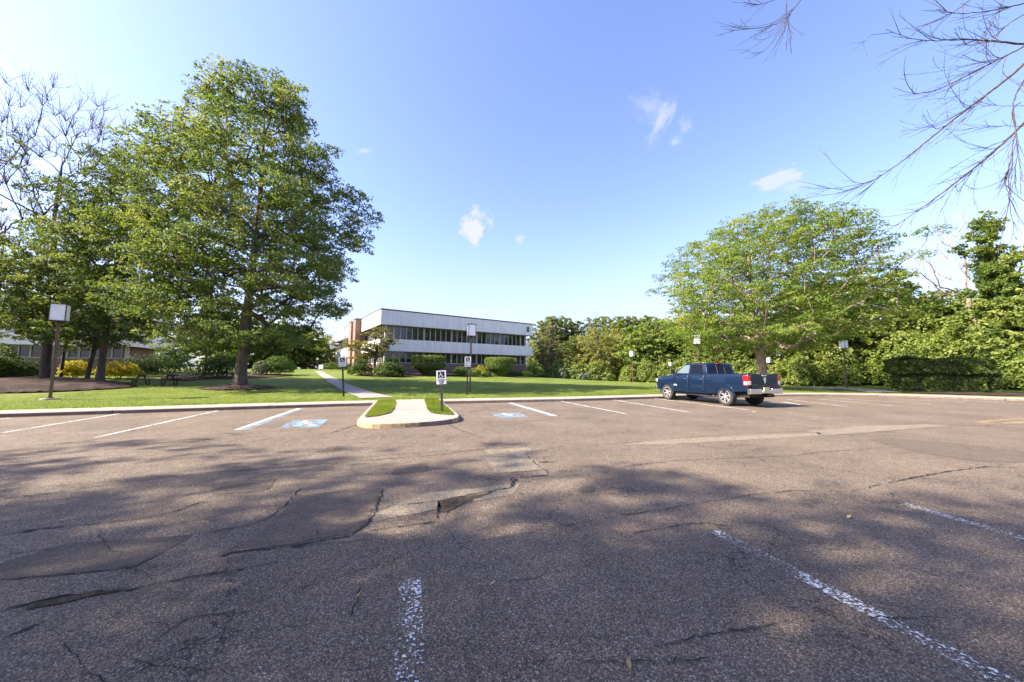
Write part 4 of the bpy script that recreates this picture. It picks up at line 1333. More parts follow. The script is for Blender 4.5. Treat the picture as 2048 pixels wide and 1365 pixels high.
    # wheels
    for x in (0, 3.67):
        for s in (-1, 1):
            Mw = Matrix.Translation((x, s * .86, .415)) @ Matrix.Rotation(-s * math.pi / 2, 4, 'X')
            w = empty('wheel', (0, 0, 0)); w.parent = r
            mb = MB(); mb.lathe([(.27, -.13), (.36, -.14), (.40, -.125), (.415, -.08), (.415, .08), (.40, .125), (.36, .14), (.275, .135), (.26, .09), (.26, -.12)], Mw, 40)
            mb.build('tyre', M['rubber'], w, smooth=False)
            mb = MB(); mb.lathe([(.240, -.1), (.262, -.1), (.262, .10), (.240, .09)], Mw, 36); mb.build('rim_barrel', M['car_black'], w)
            mb = MB()
            for a0, a1 in (((.262, .115), (.279, .137)), ((.279, .137), (.256, .139))):
                vs = []
                for j in range(36):
                    th = 2 * math.pi * j / 36
                    vs += [Mw @ Vector((a0[0] * math.cos(th), a0[0] * math.sin(th), a0[1])), Mw @ Vector((a1[0] * math.cos(th), a1[0] * math.sin(th), a1[1]))]
                mb.add(vs, [(2 * j, 2 * ((j + 1) % 36), 2 * ((j + 1) % 36) + 1, 2 * j + 1) for j in range(36)])
            for kx in range(6):
                t = kx * math.pi / 3 + .3
                for dt in (-.10, .10):
                    c0 = Vector((.06 * math.cos(t), .06 * math.sin(t), .105)); c1 = Vector((.255 * math.cos(t + dt * 1.6), .255 * math.sin(t + dt * 1.6), .115))
                    tv = (c1 - c0).normalized(); nv = Vector((-tv.y, tv.x, 0)) * .017
                    P_ = [c0 - nv, c0 + nv, c1 + nv, c1 - nv]
                    mb.add([Mw @ p_ for p_ in P_] + [Mw @ (p_ - Vector((0, 0, .04))) for p_ in P_], [(0, 1, 2, 3), (7, 6, 5, 4), (0, 4, 5, 1), (1, 5, 6, 2), (2, 6, 7, 3), (3, 7, 4, 0)])
            mb.lathe([(.075, .06), (.075, .115), (.05, .128)], Mw, 16)
            mb.build('rim', M['alloy'], w)
            mb = MB(); mb.lathe([(.24, -.1), (.24, .03), (.02, .035)], Mw, 24); mb.build('brake_disc', M['car_black'], w)
    # tail
    mb = MB(); mb.box(-1.165, -1.13, -.78, .78, .80, 1.425)
    tgt = mb.build('tailgate', M['car'], r, bevel=.015)
    mb = MB(); mb.box(-1.178, -1.165, -.14, .14, 1.33, 1.385); mb.build('tailgate_handle', M['chrome'], tgt, bevel=.008)
    sh = [(-.085, .10), (-.05, .13), (0, .115), (.05, .13), (.085, .10), (.075, .0), (.045, -.06), (.03, -.12), (-.03, -.12), (-.045, -.06), (-.075, 0)]
    mb = MB(); mb.prism(sh, lambda u, v, d: (-1.165 - d, u, 1.15 + v), 0, .02); mb.build('emblem', M['chrome'], tgt)
    mb = MB(); mb.box(-1.1672, -1.165, .46, .72, .975, .997); mb.box(-1.1672, -1.165, -.72, -.50, .975, .997); mb.build('tailgate_badge', M['galv'], tgt)
    for s in (-1, 1):
        mb = MB(); y0, y1 = (.785, 1.005) if s > 0 else (-1.005, -.785)
        mb.box(-1.17, -.93, y0, y1, .93, 1.36); tl = mb.build('tail_light', M['red_lens'], r, bevel=.03)
        mb = MB(); mb.box(-1.180, -1.165, min(s * .82, s * .96), max(s * .82, s * .96), .975, 1.13)
        mb.box(-1.14, -.99, min(s * 1.003, s * 1.012), max(s * 1.003, s * 1.012), .975, 1.10); mb.build('reversing_lens', M['white_lens'], tl, bevel=.005)
    mb = MB(); mb.box(-1.26, -1.10, .30, .99, .58, .80); mb.box(-1.26, -1.10, -.99, -.30, .58, .80); mb.box(-1.29, -1.12, -.30, .30, .60, .70); mb.box(-1.22, -1.12, -.3, .3, .70, .74)
    mb.build('rear_bumper', M['chrome'], r, bevel=.03)
    mb = MB(); mb.box(-1.25, -1.21, -.16, .16, .715, .855); mb.build('licence_plate', M['plate'], r)
    mb = MB(); mb.box(-1.42, -1.05, -.05, .05, .50, .58); mb.build('tow_hitch', M['car_black'], r)
    # nose
    mb = MB(); mb.box(4.60, 4.76, -.88, .88, .50, .76); mb.build('front_bumper', M['chrome'], r, bevel=.04)
    mb = MB(); mb.box(4.63, 4.70, -.55, .55, .80, 1.10); mb.build('grille', M['car_black'], r, bevel=.01)
    for s in (-1, 1):
        y0, y1 = (.58, .90) if s > 0 else (-.90, -.58)
        mb = MB(); mb.box(4.46, 4.66, y0, y1, .98, 1.13); mb.build('headlight', M['white_lens'], r, bevel=.03)
    return r


RL = G(1453, 812)          # contact of the left rear tyre
hd = Vector((-.285, .958, 0)).normalized()
left = Vector((-hd.y, hd.x, 0))
org = Vector((RL[0], RL[1], 0)) - left * .92 * .93
truck((org.x, org.y, 0.0), math.atan2(hd.y, hd.x))

# ------------------------------------------------------------------ vegetation
def tubes(nodes, parent, rad, sides, ids=None):
    """frustums from each node to its parent"""
    nodes = np.asarray(nodes, float)
    ids = np.array([i for i in range(len(nodes)) if parent[i] >= 0]) if ids is None else np.asarray(ids)
    if len(ids) == 0: return np.zeros((0, 3)), np.zeros((0, 4), int)
    a = nodes[np.asarray(parent)[ids]]; b = nodes[ids]
    ra = np.asarray(rad)[np.asarray(parent)[ids]]; rb = np.asarray(rad)[ids]
    ra = np.minimum(ra, rb * 1.6 + .002)
    d = b - a; ln = np.linalg.norm(d, axis=1, keepdims=True) + 1e-9; d = d / ln
    ref = np.where(np.abs(d[:, 2:3]) < .9, np.array([[0, 0, 1.]]), np.array([[1., 0, 0]]))
    u = np.cross(d, ref); u /= np.linalg.norm(u, axis=1, keepdims=True) + 1e-9
    w = np.cross(d, u)
    a = a - d * np.minimum(ra[:, None] * .3, .05)
    th = np.arange(sides) * 2 * np.pi / sides
    cs = np.cos(th)[None, :, None] * u[:, None] + np.sin(th)[None, :, None] * w[:, None]
    A = a[:, None] + cs * ra[:, None, None]; B = b[:, None] + cs * rb[:, None, None]
    V = np.concatenate([A, B], 1).reshape(-1, 3)
    m = len(ids); j = np.arange(sides); jn = (j + 1) % sides
    base = (np.arange(m) * 2 * sides)[:, None]
    Fq = np.stack([base + j, base + jn, base + sides + jn, base + sides + j], 2).reshape(-1, 4)
    return V, Fq


def skeleton(trunk, targets, rng, step=.7, up=.35, pen=1.2, r_tip=.010, expo=2.3, r_base=None, wob=.06):
    """grow limbs from the trunk polyline out to every target"""
    tr = resample(np.array(trunk, float), .45)
    if len(tr) < 2: tr = np.array(trunk, float)
    nodes = [p for p in tr]; parent = [i - 1 for i in range(len(tr))]
    nt_ = len(tr)
    ax = tr[np.argmin(np.abs(tr[None, :, 2] - targets[:, None, 2]), axis=1)]
    order = np.argsort(np.linalg.norm((targets - ax)[:, :2], axis=1) + rng.random(len(targets)) * .8)
    arr = np.zeros((nt_ + len(targets) * 40, 3)); arr[:nt_] = tr; cnt = nt_
    tip = {}
    for ti in order:
        t = targets[ti]
        P = arr[:cnt]
        dv = t - P
        h = np.linalg.norm(dv[:, :2], axis=1)
        d = np.linalg.norm(dv, axis=1)
        cost = d + pen * np.maximum(0, P[:, 2] - (t[2] - up * h)) + np.where(np.arange(cnt) < nt_ * .22, 4.0, 0)
        k = int(np.argmin(cost))
        p0 = P[k].copy(); L_ = d[k]
        par = parent[k]
        tang = (p0 - arr[par]) if par >= 0 else np.array([0, 0, 1.])
        tang = tang / (np.linalg.norm(tang) + 1e-9)
        dirn = dv[k] / (L_ + 1e-9)
        c1 = p0 + (dirn * .75 + tang * .25 + np.array([0, 0, .12])) * L_ * .45
        n = max(2, int(L_ / step) + 1)
        prev = k
        for q in range(1, n + 1):
            s = q / n
            pt = (1 - s) ** 2 * p0 + 2 * s * (1 - s) * c1 + s * s * t
            if q < n: pt = pt + rng.normal(0, wob * min(1, L_ / 3), 3)
            if cnt >= len(arr): arr = np.concatenate([arr, np.zeros_like(arr)])
            arr[cnt] = pt; parent.append(prev); prev = cnt; cnt += 1
        tip[ti] = prev
    nodes = arr[:cnt]
    load = np.zeros(cnt)
    for ti, i in tip.items(): load[i] += 1
    for i in range(cnt - 1, 0, -1):
        load[parent[i]] += load[i]
    # trunk parents point down the line already
    rad = r_tip * np.maximum(load, 1) ** (1 / expo)
    if r_base:
        h = nodes[:nt_, 2] - nodes[0, 2]
        f = rad[:nt_] / max(rad[0], 1e-6) * r_base
        rad[nt_:] *= min(1.6, r_base / max(rad[0], 1e-6)) if r_base / max(rad[0], 1e-6) < 1 else min(1.5, r_base / rad[0])
        rad[:nt_] = np.maximum(f, r_base * .12)
    return nodes, np.array(parent), rad, nt_


def trunk_mesh(nodes, parent, rad, nt_, flare=.6, flare_h=.5, sides=12, rng=None):
    # root flare, spreading in lobes, for the trunk's lowest part: a lofted column
    V = []; Fq = []
    tr = nodes[:nt_]
    z0 = tr[0, 2]
    lob = rng.random(6) * 6.28 if rng is not None else np.zeros(6)
    # denser rings near the foot
    dd = np.r_[0, np.cumsum(np.linalg.norm(np.diff(tr, axis=0), axis=1))]
    S = np.unique(np.r_[np.linspace(0, min(1.4, dd[-1]), 10), dd])
    C_ = np.stack([np.interp(S, dd, tr[:, i]) for i in range(3)], 1)
    R_ = np.interp(S, dd, rad[:nt_])
    th = np.arange(sides) * 2 * np.pi / sides
    for c_, rr, s in zip(C_, R_, S):
        f = math.exp(-s / flare_h)
        lobes = 1 + f * (flare + .35 * flare * np.sin(5 * th + lob[0])) + .05 * np.sin(3 * th + lob[1])
        V.append(np.stack([c_[0] + np.cos(th) * rr * lobes, c_[1] + np.sin(th) * rr * lobes, np.full(sides, c_[2] - (.25 if s == 0 else 0))], 1))
    V = np.concatenate(V)
    m = len(S) - 1; j = np.arange(sides); jn = (j + 1) % sides; b = (np.arange(m) * sides)[:, None]
    Fq = np.stack([b + j, b + jn, b + sides + jn, b + sides + j], 2).reshape(-1, 4)
    ids = [i for i in range(nt_, len(nodes))]
    big = [i for i in ids if rad[i] > .035]; sm = [i for i in ids if rad[i] <= .035]
    for k_, s_ in ((big, 7), (sm, 4)):
        v, f = tubes(nodes, parent, rad, s_, k_)
        Fq = np.concatenate([Fq, f + len(V)]); V = np.concatenate([V, v])
    return V, Fq


def leaves(centers, spread, n_per, size, rng, flat=.5, up=.5, aspect=.5, vbase=None, droop=0.0, outward=None, out_w=.3, shape='kite'):
    """leaf quads scattered about the cluster centres; returns verts, faces, v"""
    n = len(centers); N_ = n * n_per
    c = np.repeat(centers, n_per, 0)
    n_sub = max(3, n_per // 16)
    sub = rng.normal(0, 1, (n * n_sub, 3)); sub = sub / np.linalg.norm(sub, axis=1, keepdims=True) * np.minimum(np.linalg.norm(sub, axis=1, keepdims=True), 1.8)
    pick = np.repeat(np.arange(n) * n_sub, n_per) + rng.integers(0, n_sub, N_)
    g = sub[pick] + rng.normal(0, .30, (N_, 3)); rr = np.linalg.norm(g, axis=1, keepdims=True)
    g = g / rr * np.minimum(rr, 1.9) * np.array([1, 1, flat])
    sp = np.repeat(np.broadcast_to(np.asarray(spread, float), (n,)), n_per)[:, None]
    off = g * sp * .62
    off[:, 2] -= droop * (off[:, 0] ** 2 + off[:, 1] ** 2)
    p = c + off
    nrm = rng.normal(0, 1, (N_, 3)) * .75 + np.array([0, 0, up])
    if outward is not None:
        nrm += np.repeat(outward, n_per, 0) * out_w
    nrm /= np.linalg.norm(nrm, axis=1, keepdims=True)
    t = rng.normal(0, 1, (N_, 3)) + off / (sp + 1e-6) * .8 + np.array([0, 0, -.25])
    t -= nrm * (t * nrm).sum(1, keepdims=True); t /= np.linalg.norm(t, axis=1, keepdims=True) + 1e-9
    b = np.cross(nrm, t)
    s = size * rng.uniform(.65, 1.3, (N_, 1))
    w = s * aspect
    fold = nrm * s * .10
    A = p - t * s * .5; B = p + b * w * .5 + fold - t * s * .05; C_ = p + t * s * .5; D_ = p - b * w * .5 + fold - t * s * .05
    V = np.stack([A, B, C_, D_], 1).reshape(-1, 3)
    Fq = np.arange(N_ * 4).reshape(-1, 4)
    cv = rng.normal(.5, .20, n) if vbase is None else vbase
    v = np.clip(np.repeat(cv, n_per) + rng.normal(0, .13, n * n_sub)[pick] + rng.normal(0, .09, N_), 0, 1)
    return V, Fq, v


def hull_points(prof, n, rng, min_d, lump=.16, inner=.35, tries=30, lean=(0, 0), squash=(1, 1)):
    """prof: (z, radius); points spread through the crown, denser toward its outside"""
    zs_ = np.array([p[0] for p in prof]); rs = np.array([p[1] for p in prof])
    zz = np.linspace(zs_[0], zs_[-1], 200); w = np.interp(zz, zs_, rs) ** 1.35 + .02; cdf = np.cumsum(w) / w.sum()
    ph = rng.random(8) * 6.28
    out = np.zeros((0, 3))
    for _ in range(tries):
        m = n * 2
        z = np.interp(rng.random(m), cdf, zz); th = rng.random(m) * 2 * np.pi
        lum = 1 + lump * (np.sin(3 * th + z * .55 + ph[0]) * .5 + np.sin(5 * th - z * .9 + ph[1]) * .4 + np.sin(2 * th + z * 1.6 + ph[2]) * .5)
        R = np.interp(z, zs_, rs) * lum
        f = inner + (1 - inner) * rng.random(m) ** .55
        P = np.stack([R * f * np.cos(th) * squash[0] + lean[0] * (z - zs_[0]), R * f * np.sin(th) * squash[1] + lean[1] * (z - zs_[0]), z], 1)
        for q in P:
            if len(out) == 0 or ((out - q) ** 2 * np.array([1, 1, 1.6])).sum(1).min() > min_d ** 2:
                out = np.concatenate([out, q[None]])
                if len(out) >= n: return out
    return out


def tree(name, base, label, cat, group, trunk, r_base, clusters, spread, n_per, size, lm, bm_, seed, bare=None, **kw):
    """base in the world; trunk and clusters relative to the base"""
    rng = np.random.default_rng(seed)
    root = empty(name, base, label, cat, group)
    sk = {k: kw[k] for k in ('step', 'up', 'pen', 'r_tip', 'wob', 'expo') if k in kw}
    nodes, par, rad, nt_ = skeleton(trunk, clusters, rng, r_base=r_base, **sk)
    V, F_ = trunk_mesh(nodes, par, rad, nt_, kw.get('flare', .55), kw.get('flare_h', .45), rng=rng)
    if kw.get('twigs'):
        Vt, Ft = twig_mesh(clusters if bare is None else clusters[bare], rng, kw['twigs'], kw.get('twig_len', 1.0), kw.get('twig_r', .006), clusters)
        F_ = np.concatenate([F_, Ft + len(V)]); V = np.concatenate([V, Vt])
    mesh_np('trunk', V, F_, bm_, root, smooth=True)
    lc = clusters if bare is None else clusters[~bare]
    if len(lc) and n_per:
        ax = np.array([0, 0, np.mean(clusters[:, 2])])
        ow = lc - ax; ow /= np.linalg.norm(ow, axis=1, keepdims=True) + 1e-9
        V, F_, v = leaves(lc, spread, n_per, size, rng, kw.get('flat', .5), kw.get('upw', .5), kw.get('aspect', .5), None, kw.get('droop', 0.0), ow, kw.get('out_w', .4))
        mesh_np('crown', V, F_, lm, root, attr=v)
    return root


def twig_mesh(centers, rng, n, ln, r, allc):
    """fine bare twigs fanning from each limb tip, rising and splitting"""
    ax = np.array([0, 0, allc[:, 2].min()])
    N_ = len(centers) * n
    c = np.repeat(centers, n, 0)
    ow = c - ax; ow /= np.linalg.norm(ow, axis=1, keepdims=True) + 1e-9
    d = ow * .8 + rng.normal(0, .55, (N_, 3)) + np.array([0, 0, .45]); d /= np.linalg.norm(d, axis=1, keepdims=True)
    l = ln * rng.uniform(.4, 1.2, (N_, 1))
    m = c + d * l * .5 + rng.normal(0, .05, (N_, 3)); d2 = d + np.array([0, 0, .35]) + rng.normal(0, .2, (N_, 3)); d2 /= np.linalg.norm(d2, axis=1, keepdims=True)
    e = m + d2 * l * .5
    side = m + (d + rng.normal(0, .7, (N_, 3))) * l * .35
    nodes = np.concatenate([c, m, e, side]); par = np.concatenate([np.full(N_, -1), np.arange(N_), np.arange(N_) + N_, np.arange(N_) + N_])
    rad = np.concatenate([np.full(N_, r), np.full(N_, r * .75), np.full(N_, r * .35), np.full(N_, r * .35)])
    return tubes(nodes, par, rad, 3, np.arange(N_, 4 * N_))


def rel(P, base):
    return np.asarray(P, float) - np.asarray(base, float)


# --- the big oak
R0 = np.random.default_rng(21)
oak_prof = [(2.6, 4.6), (4.2, 5.6), (7, 6.3), (10, 7.1), (13, 7.1), (15.5, 6.1), (17.3, 4.5), (19.2, 3.9), (20.8, 3.0), (21.9, 1.0)]
oc = hull_points(oak_prof, 590, R0, .82, .20, .25, squash=(1, .85))
oak = tree('oak_tree', oak_b + np.array([0, 0, .22]), 'big oak with a thick flared trunk in a round mulch mound', 'tree', None,
           [(0, 0, 0), (.05, 0, 3), (.25, .05, 8), (.5, 0, 13), (.4, .1, 18), (.3, 0, 22)], .31, oc, .92, 225, .21, M['leaf_oak'], M['bark_oak'], 31,
           up=.25, pen=1.0, r_tip=.013, flat=.42, upw=.35, aspect=.42, droop=.10, flare=.6, flare_h=.5, out_w=.5)

# --- left group
b85 = at(88, 24.5)
R1 = np.random.default_rng(8)
c1 = hull_points([(9, 3.0), (12, 4.6), (15, 5.4), (17.5, 5.2), (19.5, 3.6), (20.6, 1.5)], 150, R1, .95, .12, .25)
c2 = hull_points([(2.6, 3.0), (4.5, 4.0), (7, 4.2), (9, 3.6), (10.3, 1.8)], 64, R1, .85, .2, .15)
cc = np.concatenate([c1, c2]); bare = np.r_[np.ones(len(c1), bool), np.zeros(len(c2), bool)]
bare[:len(c1)] &= ~((R1.random(len(c1)) < .16) & (c1[:, 2] < 16.5))
tree('dying_tree', b85, 'tall dying tree with a bare twiggy top and leafy lower limbs at the left edge', 'tree', None,
     [(0, 0, 0), (-.1, 0, 4), (-.45, .1, 8), (-.8, .1, 12), (-.7, .1, 15.5)], .23, cc, .9, 130, .21, M['leaf_oak'], M['bark_dark'], 33, bare, up=.8, pen=1.6, r_tip=.010, flat=.45, aspect=.45, twigs=9, twig_len=1.7, twig_r=.014, flare=.4, droop=.08)
b200 = at(199, 25.6)
c2 = hull_points([(2.6, 2.6), (3.6, 4.2), (6, 4.8), (9, 4.8), (12, 4.2), (14.5, 3.4), (16.5, 2.2), (17.6, .9)], 290, R1, .82, .2, .2, lean=(.20, -.05))
tree('shade_tree', b200, 'leafy tree with a stout trunk between two golden shrubs', 'tree', None, [(0, 0, 0), (.05, 0, 3), (.3, 0, 8), (.4, 0, 13)], .20, c2, .95, 190, .21, M['leaf_oak'], M['bark_oak'], 35, up=.4, r_tip=.012, flat=.42, aspect=.42, droop=.1, flare=.5)
b172 = at(172, 26.2)
c2 = hull_points([(2.2, 1.2), (4, 2.6), (7, 3.2), (9.5, 2.6), (11, 1.2)], 55, R1, .8, .2, .2, lean=(-.06, .1))
tree('shade_tree', b172, 'slim leaning tree just left of the stout trunk between golden shrubs', 'tree', None, [(0, 0, 0), (.35, 0, 2.2), (.3, .2, 5), (0, .4, 9)], .13, c2, .9, 200, .19, M['leaf_oak'], M['bark_dark'], 36, up=.4, r_tip=.010, flat=.45, aspect=.45, flare=.4)
b122 = at(121, 27.5)
c2 = hull_points([(2.6, 1.2), (4.5, 2.4), (8, 3.2), (11, 2.8), (13, 1.4)], 50, R1, .8, .2, .2)
tree('shade_tree', b122, 'thin dark trunked tree behind the boxy lamp post on the left', 'tree', None, [(0, 0, 0), (.1, 0, 4), (0, 0, 8), (.1, 0, 11)], .10, c2, .95, 130, .22, M['leaf_oak'], M['bark_dark'], 37, up=.4, r_tip=.010, flat=.45, aspect=.45, flare=.3)
bx = at(-30, 23.5)
c2 = hull_points([(3.0, 1.5), (4.5, 2.8), (6.5, 3.0), (8.5, 2.6), (10, 1.2)], 50, R1, .85, .2, .2)
tree('shade_tree', bx, 'leafy branches of a tree reaching in at the left edge of the view', 'tree', None, [(0, 0, 0), (0, 0, 5), (0, 0, 11)], .24, c2, .95, 200, .19, M['leaf_oak'], M['bark_dark'], 38, up=.4, r_tip=.010, flat=.45, aspect=.45, flare=.3)

# --- the spreading locust
R2 = np.random.default_rng(4)
bl = at(1525, 28.8)
lprof = [(3.6, 4.2), (4.8, 7.2), (6.5, 8.6), (9, 9.0), (11.5, 8.6), (13.2, 7.6), (14.7, 5.9), (16.0, 3.8), (16.7, 1.6)]
lprof = [(z_ * .89, r_ * .89) for z_, r_ in lprof]
lc = hull_points(lprof, 600, R2, .88, .17, .15, lean=(.10, 0))
tree('locust_tree', bl, 'broad spreading feathery locust tree behind the pickup truck', 'tree', None, [(0, 0, 0), (.05, 0, 2.0), (-.1, 0, 3.4), (-.2, 0, 5)], .34, lc, 1.0, 200, .20, M['leaf_locust'], M['bark_pale'], 41,
     up=.55, pen=.8, r_tip=.014, flat=.30, upw=.9, aspect=.34, droop=.10, flare=.35, out_w=.25, wob=.10)

# --- trees that stand out of view on the left and throw the shade over the near asphalt
for (x, y, s, rz, lb) in [(-12.5, -5.6, .86, 1.0, 'first tall oak left of the lot, whose shade falls across the near asphalt'), (-20.5, -4.4, .95, 2.2, 'second tall oak left of the lot, whose shade falls across the near asphalt'),
                          (-27.5, -8.6, 1.1, 3.6, 'third tall oak left of the lot, whose shade falls across the near asphalt')]:
    if 'shader' not in globals():
        soc = hull_points(oak_prof, 400, np.random.default_rng(22), .9, .25, .25)
        shader = tree('oak_tree', (0, 0, 0), lb, 'tree', None, [(0, 0, 0), (.05, 0, 3), (.25, .05, 8), (.5, 0, 13), (.4, .1, 18), (.3, 0, 22)], .35, soc, .85, 150, .21, M['leaf_oak'], M['bark_oak'], 131,
                      up=.25, pen=1.0, r_tip=.012, flat=.42, upw=.35, aspect=.42, droop=.10)
        c_ = shader
    else:
        c_ = copy_tree(shader)
    c_.location = (x, y, 0); c_.scale = (s, s, s); c_.rotation_euler = (0, 0, rz)
    tag(c_, lb, 'tree', 'oaks shading the lot')
tag(oak, None, None, None)

# --- wood edge: prototypes copied with their own size and turn
def wood_proto(prof, n, seed, lm, bark, size=.42, n_per=75, spread=1.08, r=.18, trunk_h=None, flat=.6, **kw):
    rng = np.random.default_rng(seed)
    c_ = hull_points(prof, int(n * .72), rng, kw.pop('min_d', 1.0), .34, .3)
    h = trunk_h or prof[-1][0] * .85
    return tree('wood_tree', (0, 0, 0), 'x', 'tree', None, [(0, 0, 0), (.1, 0, h * .4), (-.1, .1, h * .75), (0, 0, h)], r, c_, spread, n_per, size, lm, bark, seed, up=.4, r_tip=.012, flat=flat, aspect=.55, flare=.3, **kw)


protos = {
    'round': wood_proto([(.4, 2.2), (2, 3.4), (4.5, 4.0), (7, 3.6), (9, 2.4), (10.2, .9)], 210, 51, M['leaf_wood'], M['bark_dark']),
    'tall': wood_proto([(1, 1.8), (3, 2.6), (6, 3.0), (9, 2.8), (11.5, 2.0), (13, .7)], 200, 52, M['leaf_wood'], M['bark_dark']),
    'pale': wood_proto([(.3, 2.4), (2, 3.4), (4.5, 3.7), (7, 3.0), (9, 1.8), (10, .6)], 190, 53, M['leaf_wood_pale'], M['bark_pale'], .28, 100),
    'dark': wood_proto([(.2, 2.0), (2, 3.0), (5, 3.2), (8, 2.6), (10, 1.2)], 190, 54, M['leaf_vine'], M['bark_dark']),
    'conifer': wood_proto([(1.0, 3.0), (3, 3.2), (5, 2.9), (8, 2.1), (10.5, 1.1), (12, .3)], 170, 55, M['leaf_conifer'], M['bark_pale'], .24, 120, .95, flat=.3),
}
used_p = set()


def put(kind, px, Yd, h, rz, label, group, wide=1.0, dz=0):
    root = protos[kind]
    if kind in used_p: root = copy_tree(protos[kind])
    used_p.add(kind)
    p = at(px, Yd)
    zt = {'round': 10.4, 'tall': 13.2, 'pale': 10.2, 'dark': 10.2, 'conifer': 12.1}[kind]
    s = h / zt
    root.location = (p[0], p[1], p[2] - .1 + dz); root.scale = (s * wide, s * wide, s); root.rotation_euler = (0, 0, rz)
    tag(root, label, 'tree', group)


def top_h(px, py, Yd):
    """height of the tree whose top shows at this pixel"""
    return D(px, py, Yd)[2] - at(px, Yd)[2]


FR = 'trees along the front of the wood'
front = [('conifer', 1100, 60, 640, 'airy brownish conifer right at the lettered end of the office building', 1.0), ('round', 1150, 64, 668, 'rounded green tree between the airy conifer and the short far lamp', 1.0),
         ('pale', 1190, 61, 655, 'pale yellow green tree left of the small far lamp in the wood edge', 1.1), ('pale', 1232, 62, 656, 'pale bushy tree right behind the small far lamp', 1.0), ('dark', 1280, 57, 648, 'dark green vine hung tree behind the distant lamp post', 1.0),
         ('round', 1322, 58, 655, 'round green tree of the wood just left of the locust crown', 1.1), ('dark', 1365, 56, 650, 'dark leafy tree of the wood above the truck bonnet', 1.1), ('tall', 1410, 52, 628, 'tall green tree of the wood behind the truck cab lamp', 1.0),
         ('round', 1455, 50, 640, 'green tree of the wood seen through the left of the locust crown', 1.1), ('tall', 1500, 48, 610, 'tall tree hidden behind the locust trunk', 1.1)]
for i, (k_, px, Yd, py, lb, w) in enumerate(front):
    put(k_, px, Yd, top_h(px, py, Yd), i * 1.7, lb, FR, w)
BK = 'taller trees at the back of the wood'
rb = random.Random(6)
for i, (px, py, k_) in enumerate([(1062, 655, 'conifer'), (1085, 640, 'tall'), (1105, 630, 'tall'), (1128, 634, 'tall'), (1155, 640, 'tall'), (1182, 636, 'conifer'), (1204, 631, 'tall'), (1228, 637, 'tall'), (1248, 630, 'tall'), (1275, 634, 'round'), (1298, 631, 'tall'), (1325, 636, 'tall'), (1352, 640, 'round'), (1380, 632, 'tall'), (1415, 636, 'tall')]):
    Yd = 74 + rb.uniform(-3, 6)
    put(k_, px, Yd, top_h(px, py, Yd), rb.uniform(0, 6), 'tall tree rising at the back of the wood beyond the lawn', BK, rb.uniform(.85, 1.1))
RT = 'trees of the overgrown wood on the right'
for i, (k_, px, Yd, py, lb, w) in enumerate([('round', 1600, 44, 575, 'tree of the overgrown wood behind the right half of the locust', 1.1), ('tall', 1660, 45, 560, 'tall tree of the overgrown wood above the dark lamp post', 1.1),
        ('round', 1730, 43, 555, 'round tree where the locust crown meets the overgrown wood', 1.0), ('tall', 1800, 42, 545, 'tree in a vine coat at the right tip of the locust crown', 1.0), ('dark', 1850, 41, 585, 'dark bushy tree above the left half of the clipped hedge', 1.2),
        ('pale', 1900, 43, 580, 'yellowish tree behind the dead grey limbs on the right', 1.2), ('dark', 2000, 33, 610, 'dark leafy tree under the ivy clad snag', 1.1), ('round', 2060, 31, 575, 'green tree cut off by the right edge of the view', 1.1), ('dark', 1950, 38, 590, 'bushy tree left of the ivy clad snag', 1.1), ('round', 2120, 28, 560, 'tree just past the right edge of the view', 1.0)]):
    put(k_, px, Yd, top_h(px, py, Yd), i * 2.1 + .5, lb, RT, w)
LF = 'dark trees beyond the path between the two office buildings'
for i, (k_, px, Yd, py, lb, w) in enumerate([('dark', 545, 58, 640, 'dark tree behind the right side of the oak trunk', 1.2), ('round', 585, 62, 650, 'green tree standing between the oak trunk and the path lamp', 1.2), ('dark', 620, 60, 655, 'dark green tree just left of the path lamp', 1.2), ('pale', 655, 66, 668, 'yellowish tree at the top of the path, left of the brick tower', 1.0),
        ('round', 682, 72, 690, 'low green tree filling the gap beside the brick tower', 1.0), ('dark', 335, 52, 650, 'dark tree between the two left golden shrubs and the oak, beyond the picnic table', 1.3), ('tall', 430, 60, 600, 'tall dark tree beyond the left office building', 1.3), ('dark', 490, 56, 630, 'dark tree hidden behind the oak crown', 1.3)]):
    put(k_, px, Yd, top_h(px, py, Yd), i * 1.3 + .2, lb, LF, w)
M['leaf_shade'] = M['leaf_dark']


